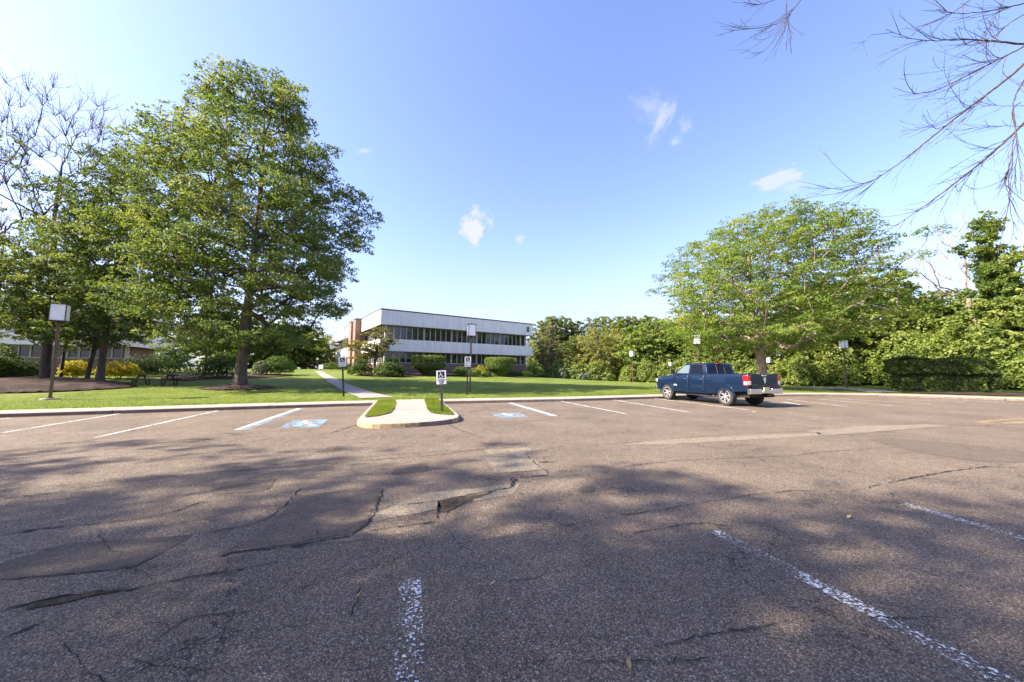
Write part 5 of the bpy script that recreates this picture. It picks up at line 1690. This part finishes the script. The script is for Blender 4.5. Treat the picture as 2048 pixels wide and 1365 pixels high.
# --- thickets: nobody could count their stems
def mound(ells, n, size, rng, per=1, up=.4):
    """leaves over the outside of rounded mounds; ells: (cx,cy,cz,rx,ry,rz)"""
    V = []; v = []
    tot = 0
    ar = np.array([e[3] * e[5] + e[4] * e[5] + e[3] * e[4] for e in ells]); ar = ar / ar.sum()
    for e, a in zip(ells, ar):
        k = int(n * a)
        d = rng.normal(0, 1, (k, 3)); d[:, 2] = np.abs(d[:, 2]) * .9 - .15; d /= np.linalg.norm(d, axis=1, keepdims=True)
        ph = rng.random(6) * 6.28
        lum = 1 + .10 * np.sin(5 * d[:, 0] * 2 + ph[0]) * np.sin(4 * d[:, 2] * 2 + ph[1]) + .09 * np.sin(9 * d[:, 1] + 7 * d[:, 2] + ph[2]) + .05 * np.sin(23 * d[:, 0] + ph[3]) * np.sin(19 * d[:, 2] + ph[4])
        rr = lum * (1 - np.abs(rng.normal(0, .05, k)))
        p = d * rr[:, None] * np.array(e[3:6]) + np.array(e[0:3])
        nr = d / np.array(e[3:6]); nr /= np.linalg.norm(nr, axis=1, keepdims=True)
        nrm = nr * .55 + rng.normal(0, .5, (k, 3)) + np.array([0, 0, up]); nrm /= np.linalg.norm(nrm, axis=1, keepdims=True)
        t = rng.normal(0, 1, (k, 3)) + np.array([0, 0, -.5]); t -= nrm * (t * nrm).sum(1, keepdims=True); t /= np.linalg.norm(t, axis=1, keepdims=True)
        b = np.cross(nrm, t); s = size * rng.uniform(.6, 1.35, (k, 1))
        V.append(np.stack([p - t * s * .5, p + b * s * .36, p + t * s * .5, p - b * s * .36], 1))
        v.append(np.clip(.5 + (lum - 1) * 1.2 + rng.normal(0, .18, k) + rng.normal(0, .08), 0, 1))
    V = np.concatenate(V).reshape(-1, 3); v = np.concatenate(v)
    return V, np.arange(len(V)).reshape(-1, 4), v


R3 = np.random.default_rng(77)
ells = []
for i in range(46):
    px = R3.uniform(1560, 2150); t = R3.random()
    Yd = np.interp(px, [1560, 1780, 2000, 2150], [42, 36, 29.5, 25]) + t * 6 + R3.uniform(-1, 1)
    g_ = at(px, Yd)
    hz = R3.uniform(1.6, 3.2) + t * 3.6
    ells.append((g_[0], g_[1], g_[2] + hz * .25, R3.uniform(1.6, 3.0), R3.uniform(1.3, 2.2), hz))
V, F_, v = mound(ells, 120000, .21, R3)
M['leaf_brush'] = leafmat('leaf_brush', (.08, .13, .026), (.17, .23, .045), (.30, .33, .085), .42, .6, .2)
o = mesh_np('undergrowth', V, F_, M['leaf_brush'], attr=v); tag(o, 'mass of vines and brush swallowing the wood edge on the right', 'undergrowth', None, 'stuff')
ells = []
for i in range(40):
    px = R3.uniform(1120, 1620); Yd = np.interp(px, [1120, 1300, 1480, 1620], [57, 53, 44, 40]) + R3.uniform(-1.0, 2)
    g_ = at(px, Yd); hz = R3.uniform(.9, 3.0)
    ells.append((g_[0], g_[1], g_[2] + hz * .2, R3.uniform(1.2, 2.6), R3.uniform(1.0, 1.6), hz))
V, F_, v = mound(ells, 60000, .26, R3)
o = mesh_np('undergrowth', V, F_, M['leaf_wood'], attr=v); tag(o, 'leafy brush along the foot of the wood beyond the lawn', 'undergrowth', None, 'stuff')
ells = []
for i in range(14):
    px = R3.uniform(1115, 1185); g_ = at(px, R3.uniform(54, 57)); ells.append((g_[0], g_[1], g_[2] + .2, R3.uniform(.5, 1.0), .6, R3.uniform(.8, 1.6)))
M['leaf_reed'] = leafmat('leaf_reed', (.07, .11, .06), (.15, .19, .10), (.26, .30, .17), .3)
V, F_, v = mound(ells, 9000, .26, R3)
o = mesh_np('tall_weeds', V, F_, M['leaf_reed'], attr=v); tag(o, 'pale bluish weeds at the foot of the wood', 'weeds', None, 'stuff')

# --- ivy clad snag and dead limbs on the right
bs = at(1992, 30.5)
zt = D(1975, 440, 30.5)[2] - bs[2]
tp = D(1978, 450, 30.5) - bs
ctr = []
for (px, py, n, sp) in [(1975, 455, 9, .55), (1968, 490, 10, .7), (1982, 515, 16, .7), (1990, 540, 18, .65), (1994, 565, 18, .75), (1998, 585, 18, .8), (2003, 605, 18, 1.0), (2015, 640, 16, 1.3), (1985, 650, 12, 1.2), (2040, 600, 10, 1.2), (2030, 690, 12, 1.5), (1990, 700, 12, 1.4)]:
    c_ = D(px, py, 30.5) - bs
    ctr.append(c_ + R3.normal(0, 1, (n, 3)) * sp * np.array([.8, .8, .9]))
ctr = np.concatenate(ctr)
tree('ivy_clad_tree', bs, 'broken tree trunk wrapped in ivy standing above the hedge on the right', 'tree', None, [(0, 0, 0), (D(2000, 640, 30.5) - bs), (D(1990, 540, 30.5) - bs), (tp - np.array([0, 0, .3]))], .30, ctr, .55, 230, .19, M['leaf_vine'], M['bark_dead'], 61, up=.3, r_tip=.010, flat=.8, aspect=.7, flare=.2, upw=.3)
bd = at(1965, 33.5)
tg_ = np.array([D(px, py, 33.5 + R3.uniform(-1.5, 1.5)) - bd for px, py in [(1860, 528), (1840, 515), (1875, 500), (1870, 545), (1895, 520), (1885, 487), (1900, 560), (1905, 500), (1850, 555), (1835, 545), (1922, 540), (1930, 515), (1880, 575), (1895, 590), (1915, 470), (1925, 440), (1885, 470), (1940, 560), (1950, 530), (1920, 585)]])
tree('dead_tree', bd, 'dead bare grey tree leaning left out of the overgrown wood', 'tree', None, [(0, 0, 0), D(1955, 650, 33.5) - bd, D(1935, 600, 33.5) - bd], .20, tg_, .5, 0, .1, None, M['bark_dead'], 62, np.ones(len(tg_), bool), up=.7, pen=1.5, r_tip=.022, twigs=8, twig_len=1.8, twig_r=.016, flare=.2)
bd = at(2028, 30)
tg_ = np.array([D(px, py, 30 + R3.uniform(-.5, .5)) - bd for px, py in [(2028, 470), (2035, 480), (2042, 450), (2046, 500)]])
tree('dead_tree', bd, 'thin bare stems rising right of the ivy clad trunk', 'tree', None, [(0, 0, 0), D(2034, 600, 30) - bd], .10, tg_, .5, 0, .1, None, M['bark_dead'], 63, np.ones(len(tg_), bool), up=.7, pen=1.5, r_tip=.02, twigs=4, twig_len=1.0, flare=.2)

# --- shrubs
def shrub(name, px, Yd, w, h, lm, label, n=2600, size=.11, kind='dome', group=None, wy=None, dz=0.0, cat='shrub', depth_off=0):
    p = at(px, Yd); rng = np.random.default_rng(int(px * 7 + Yd * 13) % 100000)
    root = empty(name, (p[0], p[1], p[2] + dz), label, cat, group)
    wy = wy or w
    if kind == 'dome':
        E_ = [(0, 0, h * .38, w * .5, wy * .5, h * .62), (w * .18, -wy * .1, h * .2, w * .34, wy * .36, h * .45), (-w * .2, -.05, h * .2, w * .32, wy * .36, h * .5)]
    elif kind == 'spread':
        E_ = [(0, 0, h * .15, w * .5, wy * .5, h * .55)] + [(rng.uniform(-.3, .3) * w, rng.uniform(-.3, .2) * wy, h * rng.uniform(.1, .45), w * .26, wy * .26, h * .5) for _ in range(6)]
    elif kind == 'mushroom':
        E_ = None
    if kind == 'mushroom':
        k = n; u = rng.random(k); th = rng.random(k) * 2 * np.pi
        # flat clipped top over a tapering waist
        pr_ = [(0, .22), (.12, .27), (.36, .33), (.42, .5), (.52, .54), (.86, .54), (.96, .50), (1.0, .42), (1.005, .0)]
        S = np.array(pr_); dl = np.r_[0, np.cumsum(np.hypot(np.diff(S[:, 0]) * h, np.diff(S[:, 1]) * w))]; q = u * dl[-1]
        z = np.interp(q, dl, S[:, 0]) * h; r_ = np.interp(q, dl, S[:, 1]) * (1 + .06 * np.sin(4 * th + z * 3)) - np.abs(rng.normal(0, .02, k))
        P_ = np.stack([r_ * w * np.cos(th), r_ * wy * np.sin(th), z + rng.normal(0, .03, k)], 1)
        nr = np.stack([np.cos(th), np.sin(th), np.full(k, .4)], 1)
        nrm = nr * .5 + rng.normal(0, .55, (k, 3)) + np.array([0, 0, .3]); nrm /= np.linalg.norm(nrm, axis=1, keepdims=True)
        t = rng.normal(0, 1, (k, 3)); t -= nrm * (t * nrm).sum(1, keepdims=True); t /= np.linalg.norm(t, axis=1, keepdims=True)
        b = np.cross(nrm, t); s = size * rng.uniform(.6, 1.3, (k, 1))
        V = np.stack([P_ - t * s * .5, P_ + b * s * .36, P_ + t * s * .5, P_ - b * s * .36], 1).reshape(-1, 3); F_ = np.arange(len(V)).reshape(-1, 4); v = np.clip(rng.normal(.5, .18, k), 0, 1)
    else:
        V, F_, v = mound(E_, n, size, rng)
    mesh_np('foliage', V, F_, lm, root, attr=v)
    mb = MB()
    for k in range(5):
        a = rng.uniform(0, 6.28); mb.tube([(.05 * math.cos(a), .05 * math.sin(a), -.1), (w * .22 * math.cos(a), wy * .22 * math.sin(a), h * .55)], [.03, .012], 5)
    mb.build('stem', M['bark_dark'], root)
    return root


m_px = lambda px, w, Yd: w * Yd / PF
GB = 'shrubs in front of the lettered office building'
shrub('dome_shrub', 724, 38, 2.15, 1.75, M['leaf_yew'], 'dark green domed shrub left of the small layered tree', 5200, .10, group=GB)
shrub('dome_shrub', 703, 38.6, .9, .9, M['leaf_yew'], 'small round shrub tucked against the leftmost dark dome', 1500, .10, group=GB)
shrub('spreading_shrub', 778, 37.2, 3.2, 1.75, M['leaf_yew'], 'wide spreading green shrub at the front corner of the lettered building', 7000, .12, 'spread', GB, 2.0)
shrub('clipped_shrub', 783, 41.5, 1.5, 1.9, M['leaf_yew'], 'flat clipped shrub peeping over the wide spreading shrub', 2500, .10, 'mushroom', GB)
shrub('clipped_shrub', 857, 41.0, 3.7, 2.25, M['leaf_vine'], 'larger clipped shrub with a flat wide top on a narrow waist', 17000, .13, 'mushroom', GB, 2.4)
shrub('clipped_shrub', 999, 46.5, 3.6, 2.45, M['leaf_vine'], 'smaller clipped flat topped shrub below the right end of the windows', 16000, .14, 'mushroom', GB, 2.4)
shrub('dome_shrub', 924, 43.0, 2.0, 1.15, M['leaf_yew'], 'low green shrub just left of the central lamp pole', 3200, .11, group=GB)
shrub('dome_shrub', 947, 42.6, 1.7, 1.05, M['leaf_vine'], 'yellowish green low shrub behind the central lamp pole', 2600, .11, group=GB)
shrub('golden_shrub', 961, 44.8, 1.4, 1.35, M['leaf_gold'], 'small bright golden shrub between lamp pole and clipped shrub', 2600, .10, group=GB)
shrub('dome_shrub', 971, 43.8, 1.1, .75, M['leaf_vine'], 'tiny low shrub in front of the golden one', 1400, .10, group=GB)
shrub('juniper', 1040, 50.5, 4.0, 1.0, M['leaf_yew'], 'low dark juniper spreading under the B end of the building', 4200, .12, 'spread', GB, 1.6)
shrub('upright_shrub', 1071, 53, 2.6, 2.2, M['leaf_vine'], 'bright upright shrub at the far right corner of the lettered building', 4500, .14, 'dome', GB)
shrub('juniper', 1092, 53.2, 2.4, .8, M['leaf_yew'], 'low creeping juniper at the right tip of the mulch bed', 2000, .12, 'spread', GB, 1.2)
GL = 'shrubs by the left office building'
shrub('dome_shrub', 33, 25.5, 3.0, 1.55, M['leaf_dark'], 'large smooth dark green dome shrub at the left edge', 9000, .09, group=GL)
shrub('golden_shrub', 150, 28.3, 1.75, 1.4, M['leaf_gold'], 'bright golden shrub left of the two slanting trunks', 4200, .10, group=GL)
shrub('golden_shrub', 236, 28.8, 2.5, 1.4, M['leaf_gold'], 'bright golden shrub right of the stout trunk', 5200, .10, group=GL)
shrub('broadleaf_shrub', -5, 24.6, 1.8, 2.5, M['leaf_vine'], 'pale leafy shrub cut by the left edge above the dark dome', 2600, .15, group=GL)
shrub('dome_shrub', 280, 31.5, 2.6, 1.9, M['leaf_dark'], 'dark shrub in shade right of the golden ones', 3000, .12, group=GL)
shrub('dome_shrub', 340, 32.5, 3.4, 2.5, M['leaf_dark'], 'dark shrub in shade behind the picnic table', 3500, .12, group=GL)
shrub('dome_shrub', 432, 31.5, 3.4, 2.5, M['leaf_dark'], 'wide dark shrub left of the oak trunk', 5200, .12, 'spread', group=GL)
shrub('dome_shrub', 557, 36.5, 2.9, 1.95, M['leaf_yew'], 'large rounded dark shrub right of the oak trunk', 7000, .11, group=GL)
shrub('broadleaf_shrub', 520, 35.2, 1.4, 1.5, M['leaf_reed'], 'pale loose shrub between the oak trunk and the rounded dark shrub', 1200, .13, group=GL)
shrub('dome_shrub', 690, 52, 2.6, 1.0, M['leaf_dark'], 'low dark shrub at the foot of the brick tower', 2500, .13, group=GB)
shrub('dome_shrub', 662, 53, 3.0, 1.1, M['leaf_yew'], 'low shrub right of the notice board at the top of the path', 2500, .13, group=GB)
# clipped hedge: broad flat top overhanging a narrower foot
hb = [D(1792, 783, 26.6), D(1990, 787, 23.6)]
a_ = np.array(hb[0][:2]); b_ = np.array(hb[1][:2]); ln_ = np.linalg.norm(b_ - a_); dx = (b_ - a_) / ln_; dy = np.array([-dx[1], dx[0]])
hz = float(terr(*(a_ + b_) / 2))
root = empty('clipped_hedge', (a_[0], a_[1], hz), 'long clipped dark hedge with an overhanging flat top by the lot corner', 'hedge', None, math.atan2(dx[1], dx[0]))
rng = np.random.default_rng(99); k = 30000
face = rng.random(k)
w_, ztop, zmid = 1.7, 2.35, 1.45
u = rng.random(k) * (ln_ + .5) - .1
P_ = np.zeros((k, 3)); nr = np.zeros((k, 3))
f1 = face < .34; f2 = (face >= .34) & (face < .62); f3 = (face >= .62) & (face < .80); f4 = face >= .80
P_[f1] = np.stack([u[f1], np.full(f1.sum(), .25), rng.random(f1.sum()) * zmid], 1); nr[f1] = (0, -1, .1)
P_[f2] = np.stack([u[f2] * 1.03 - .3, np.full(f2.sum(), -.05), zmid - .1 + rng.random(f2.sum()) * (ztop - zmid)], 1); nr[f2] = (0, -1, .3)
P_[f3] = np.stack([u[f3] * 1.03 - .3, rng.random(f3.sum()) * w_, np.full(f3.sum(), ztop)], 1); nr[f3] = (0, 0, 1)
e_ = rng.random(f4.sum()) < .5; zz = rng.random(f4.sum()) * ztop
P_[f4] = np.stack([np.where(e_, np.where(zz > zmid, -.35, .1), ln_ + np.where(zz > zmid, .3, -.15)), rng.random(f4.sum()) * w_, zz], 1); nr[f4] = np.stack([np.where(e_, -1, 1), np.zeros(f4.sum()), np.full(f4.sum(), .2)], 1)
P_ += (np.sin(P_[:, :1] * 2.3) * np.sin(P_[:, 2:3] * 3.1 + 1) * .13 + np.sin(P_[:, :1] * .8 + .5) * .12 + np.sin(P_[:, :1] * 6.1 + P_[:, 1:2] * 5) * np.sin(P_[:, 2:3] * 7.3) * .07) * nr - nr * np.abs(rng.normal(0, .07, (k, 1)))
nrm = nr * .5 + rng.normal(0, .5, (k, 3)) + np.array([0, 0, .35]); nrm /= np.linalg.norm(nrm, axis=1, keepdims=True)
t = rng.normal(0, 1, (k, 3)) + np.array([0, 0, -.3]); t -= nrm * (t * nrm).sum(1, keepdims=True); t /= np.linalg.norm(t, axis=1, keepdims=True)
b = np.cross(nrm, t); s = .16 * rng.uniform(.6, 1.3, (k, 1))
V = np.stack([P_ - t * s * .5, P_ + b * s * .36, P_ + t * s * .5, P_ - b * s * .36], 1).reshape(-1, 3)
mesh_np('foliage', V, np.arange(len(V)).reshape(-1, 4), M['leaf_hedge'], root, attr=np.clip(rng.normal(.45, .18, k), 0, 1))
mb = MB(); mb.box(.3, ln_ - .3, .5, w_ - .3, -.2, zmid); mb.box(0, ln_, .3, w_ - .2, zmid, ztop - .2); mb.build('branches', M['bark_dark'], root)

# small layered ornamental tree at the building corner
bt = at(752, 39.0)
R4 = np.random.default_rng(14)
dc = []
for px, py, sp, n in [(768, 662, .8, 12), (752, 672, 1.0, 14), (776, 680, .8, 10), (725, 690, 1.1, 16), (742, 690, .9, 12), (712, 698, .8, 10), (762, 700, 1.0, 12), (730, 706, 1.2, 16), (752, 706, 1.0, 12), (715, 716, .9, 10), (766, 690, .8, 8), (700, 690, .5, 5), (785, 682, .5, 5)]:
    dc.append(D(px, py, 39.0) - bt + R4.normal(0, 1, (n, 3)) * sp * np.array([.5, .8, .22]))
dc = np.concatenate(dc)
tree('ornamental_tree', bt, 'small layered yellow green tree at the corner of the lettered building', 'tree', None, [(0, 0, 0), (-.2, 0, 1.2), (0, 0, 2.6)], .13, dc, .55, 95, .14, M['leaf_dogwood'], M['bark_dark'], 71, up=.3, r_tip=.010, flat=.28, upw=.9, aspect=.5, flare=.3)

# --- overhead bare tree whose limbs hang into the upper right
Z = lambda x, y, Yd: D(1448 + x / 2.73, y / 2.73, Yd)
base_b = np.array([12.0, 4.2, 0.0])
limbs = [
    ([(1638, 243), (1470, 225), (1300, 213), (1150, 227), (1025, 213), (920, 180), (885, 160)], 6.2, 6.0, .035),
    ([(1638, 350), (1560, 420), (1430, 520), (1290, 625), (1140, 745), (1000, 860), (880, 950), (760, 1010), (600, 1070)], 6.6, 7.4, .050),
    ([(1638, 670), (1540, 770), (1430, 870), (1300, 970), (1180, 1065), (1060, 1150), (900, 1260), (830, 1290)], 7.0, 7.8, .050),
    ([(1638, 255), (1500, 325), (1330, 410), (1200, 480), (1100, 510), (1000, 510), (920, 475)], 6.4, 6.3, .028),
    ([(1638, 440), (1570, 560), (1600, 700), (1570, 820), (1560, 920), (1520, 1000), (1560, 1060), (1550, 1150), (1530, 1210)], 6.0, 6.1, .026),
    ([(1620, 560), (1560, 600), (1610, 760), (1590, 960), (1565, 1080)], 6.2, 6.2, .018),
    ([(1350, -5), (1240, 80), (1130, 130), (1030, 150)], 5.6, 5.8, .018),
    ([(1530, -5), (1450, 150), (1390, 290)], 5.6, 5.6, .016),
    ([(1638, 80), (1550, 130), (1480, 200), (1400, 290)], 5.8, 5.9, .020),
    ([(1638, 20), (1400, 75), (1230, 75), (1150, 45)], 5.5, 5.6, .024),
    ([(1638, 690), (1480, 690), (1350, 700), (1290, 715)], 6.8, 6.9, .014),
    ([(1638, 580), (1500, 580), (1400, 575)], 6.8, 6.8, .012),
    ([(430, -10), (385, 45), (330, 110), (270, 140), (150, 160), (30, 170)], 5.0, 5.2, .015),
    ([(345, -10), (340, 100), (375, 230)], 5.0, 5.0, .011),
    ([(385, 45), (330, 130), (250, 260), (150, 315)], 5.0, 5.1, .010),
    ([(290, -5), (180, 35), (80, 5)], 5.0, 5.0, .010)]
rng = np.random.default_rng(15)
nodes = []; par = []; rad = []


def add_chain(P, r0, r1, parent_idx=-1):
    prev = parent_idx
    for i, p_ in enumerate(P):
        nodes.append(p_); par.append(prev); prev = len(nodes) - 1
        rad.append(r0 + (r1 - r0) * (i / max(1, len(P) - 1)))
    return prev


def side_twigs(P, r0, n, lmin, lmax, depth=0):
    T_ = np.gradient(P, axis=0); T_ /= np.linalg.norm(T_, axis=1)[:, None] + 1e-9
    for k in range(n):
        i = int(rng.uniform(.12, .97) * (len(P) - 1))
        t = T_[i]
        s = 1 if k % 2 else -1
        axis = np.cross(t, rng.normal(0, 1, 3)); axis /= np.linalg.norm(axis) + 1e-9
        d = t * .9 + axis * rng.uniform(.18, .55)
        d[1] *= .6; d /= np.linalg.norm(d)
        L_ = rng.uniform(lmin, lmax) * (1 - .35 * i / len(P))
        q = [P[i]]; dd = d.copy()
        m = max(4, int(L_ / .10))
        curl = np.array([0, 0, 1.0]) * rng.uniform(-.04, .10) + rng.normal(0, .04, 3)
        for _ in range(m):
            dd = dd + curl + rng.normal(0, .055, 3); dd /= np.linalg.norm(dd)
            q.append(q[-1] + dd * L_ / m)
        q = np.array(q)
        rs = min(r0 * .5, .006)
        add_chain(q, rs, .0022)
        if depth < 2 and L_ > .3:
            side_twigs(q, rs, max(1, int(L_ * 3.2)), L_ * .2, L_ * .5, depth + 1)


for pts, d0, d1, r0 in limbs:
    r0 = r0 * .5
    P = np.array([Z(x, y, d0 + (d1 - d0) * i / (len(pts) - 1)) for i, (x, y) in enumerate(pts)])
    P = resample(smooth_line(P, 2), .08)
    P = P + rng.normal(0, .004, P.shape)
    if pts[0][0] > 1500:       # joins the hidden part of the crown
        top = base_b + np.array([-.6 + rng.normal(0, .3), 0, np.clip(P[0][2] + rng.uniform(-.6, .4), 3.2, 9)])
        link = np.array([top, (top + P[0]) / 2 + np.array([0, 0, .35]), P[0]])
        link = resample(smooth_line(link, 2), .25)
        add_chain(link, r0 * 2.0, r0)
    elif pts[0][0] < 1500 and pts[0][1] <= 0:
        top = np.array([base_b[0] - 2.5, P[0][1] - .5, 9.0])
        link = resample(smooth_line(np.array([top, (top + P[0]) / 2 + np.array([0, 0, .8]), P[0]]), 2), .25)
        add_chain(link, r0 * 2.2, r0)
    add_chain(P, r0, .0035)
    Ln = np.linalg.norm(np.diff(P, axis=0), axis=1).sum()
    side_twigs(P, r0, int(4 + Ln * 5.0), .3, .4 + Ln * .42)
# hidden bole
nb = len(nodes)
add_chain(resample(np.array([(0, 0, -.3), (-.1, 0, 2), (-.5, .1, 4.5), (-.7, 0, 7), (-2.4, -.1, 9.2)]) + base_b, .4), .26, .09)
rad_a = np.array(rad); par_a = np.array(par)
big = np.array([i for i in range(len(nodes)) if par_a[i] >= 0 and rad_a[i] > .012]); sm = np.array([i for i in range(len(nodes)) if par_a[i] >= 0 and rad_a[i] <= .012])
Va, Fa = tubes(np.array(nodes), par_a, rad_a, 8, big); Vb, Fb = tubes(np.array(nodes), par_a, rad_a, 4, sm)
root = empty('bare_tree', base_b, 'bare twiggy branches hanging into the upper right of the view', 'tree')
mesh_np('branches', np.concatenate([Va, Vb]) - base_b, np.concatenate([Fa, Fb + len(Va)]), M['bark_twig'], root, smooth=True)

# --- grass blades on the near lawn
rng = np.random.default_rng(2)
nb = 210000
kk = rng.integers(0, NX - 1, nb * 2)
vq = WALK + .02 + rng.random(nb * 2) ** 1.7 * 11
bx_ = KL[kk, 0] + KN[kk, 0] * vq + tg[kk, 0] * rng.uniform(-.3, .3, nb * 2); by_ = KL[kk, 1] + KN[kk, 1] * vq + tg[kk, 1] * rng.uniform(-.3, .3, nb * 2)
ok = (bx_ > -24) & (bx_ < 19) & (by_ > 9) & (np.abs(bx_ / by_) < 1.6)
bx_, by_ = bx_[ok][:nb], by_[ok][:nb]


def inpoly(x, y, poly):
    r_ = np.zeros(len(x), bool); n = len(poly)
    for i in range(n):
        x0, y0 = poly[i][:2]; x1, y1 = poly[(i + 1) % n][:2]
        c_ = ((y0 > y) != (y1 > y)); r_ ^= c_ & (x < (x1 - x0) * (y - y0) / (y1 - y0 + 1e-12) + x0)
    return r_


pp = [tuple(p) for p in grid[:, 0]] + [tuple(p) for p in grid[::-1, 4]]
keep = ~inpoly(bx_, by_, pp)
d_oak = ((bx_ - oak_b[0]) / 2.3) ** 2 + ((by_ - oak_b[1] + .15) / 1.7) ** 2
keep &= d_oak > 1
lb_poly = [T(*p)[:2] for p in [(-120, 792), (0, 789), (100, 785.5), (200, 781), (270, 776.5), (265, 770), (200, 762), (0, 760), (-120, 765)]]
keep &= ~inpoly(bx_, by_, lb_poly)
bx_, by_ = bx_[keep], by_[keep]; bz_ = terr(bx_, by_)
# island beds
gx = []; 
for gp in (gl, gr_):
    gp_ = np.array(gp); lo, hi = gp_.min(0), gp_.max(0)
    q = rng.uniform(lo, hi, (26000, 2)); q = q[inpoly(q[:, 0], q[:, 1], gp)]; gx.append(q)
gx = np.concatenate(gx)
bx_ = np.r_[bx_, gx[:, 0]]; by_ = np.r_[by_, gx[:, 1]]; bz_ = np.r_[bz_, np.full(len(gx), KH + .012)]
n = len(bx_)
h = rng.uniform(.025, .075, n); th = rng.random(n) * 6.28; w = rng.uniform(.004, .009, n)
ln = rng.normal(0, .035, (n, 2))
A = np.stack([bx_ - np.cos(th) * w, by_ - np.sin(th) * w, bz_ - .01], 1); B = np.stack([bx_ + np.cos(th) * w, by_ + np.sin(th) * w, bz_ - .01], 1); C_ = np.stack([bx_ + ln[:, 0], by_ + ln[:, 1], bz_ + h], 1)
V = np.stack([A, B, C_], 1).reshape(-1, 3)
pat = .5 + .22 * np.sin(bx_ * 1.1 + np.sin(by_ * .9) * 1.5) * np.sin(by_ * 1.3 + 1) 
gobj = mesh_np('grass', V, np.arange(n * 3).reshape(-1, 3), M['grass'], attr=np.clip(pat + rng.normal(0, .2, n), 0, 1))
tag(gobj, 'short mown grass blades along the lot side of the lawn', 'grass', None, 'stuff')

# --- litter on the asphalt
def dry_leaf(px, py, s, col, label, rz):
    p_ = G(px, py)
    vs = []; fs = []
    m_ = 8
    for i in range(m_ + 1):
        t_ = i / m_; x = (t_ - .5) * s; w_ = s * .22 * math.sin(math.pi * t_) ** .8
        vs += [(x, -w_, .006 + .02 * t_), (x, 0, .002 + .018 * t_ + .008 * math.sin(t_ * 3)), (x, w_, .010 + .02 * t_)]
    for i in range(m_):
        for j in range(2): fs.append((i * 3 + j, (i + 1) * 3 + j, (i + 1) * 3 + j + 1, i * 3 + j + 1))
    mb = MB().add(vs, fs); mb.tube([(-.5 * s, 0, .003), (-.8 * s, .02 * s, .008)], .0018, 4)
    o = mb.build('fallen_leaf', col, None, (p_[0], p_[1], .002), recalc=False); o.rotation_euler = (0, 0, rz)
    tag(o, label, 'leaf', 'dry leaves on the asphalt')


M['leaf_dry'] = plain('dry_leaf', (.36, .22, .07), .7); M['leaf_dry_pale'] = plain('dry_leaf_pale', (.5, .42, .18), .7)
dry_leaf(1258, 1334, .055, M['leaf_dry'], 'brown curled dry leaf at the bottom of the view', 1.4)
dry_leaf(1698, 1037, .07, M['leaf_dry_pale'], 'yellow dry leaf lying between the two flaked lines', .4)
dry_leaf(985, 1171, .03, M['leaf_dry_pale'], 'tiny tan leaf right of the bottom stall line', .2)
dry_leaf(716, 1196, .03, M['leaf_dry'], 'tiny brown leaf left of the bottom stall line', .9)
dry_leaf(1508, 825, .16, M['leaf_dry_pale'], 'pale dry leaf on the asphalt behind the truck', .2)
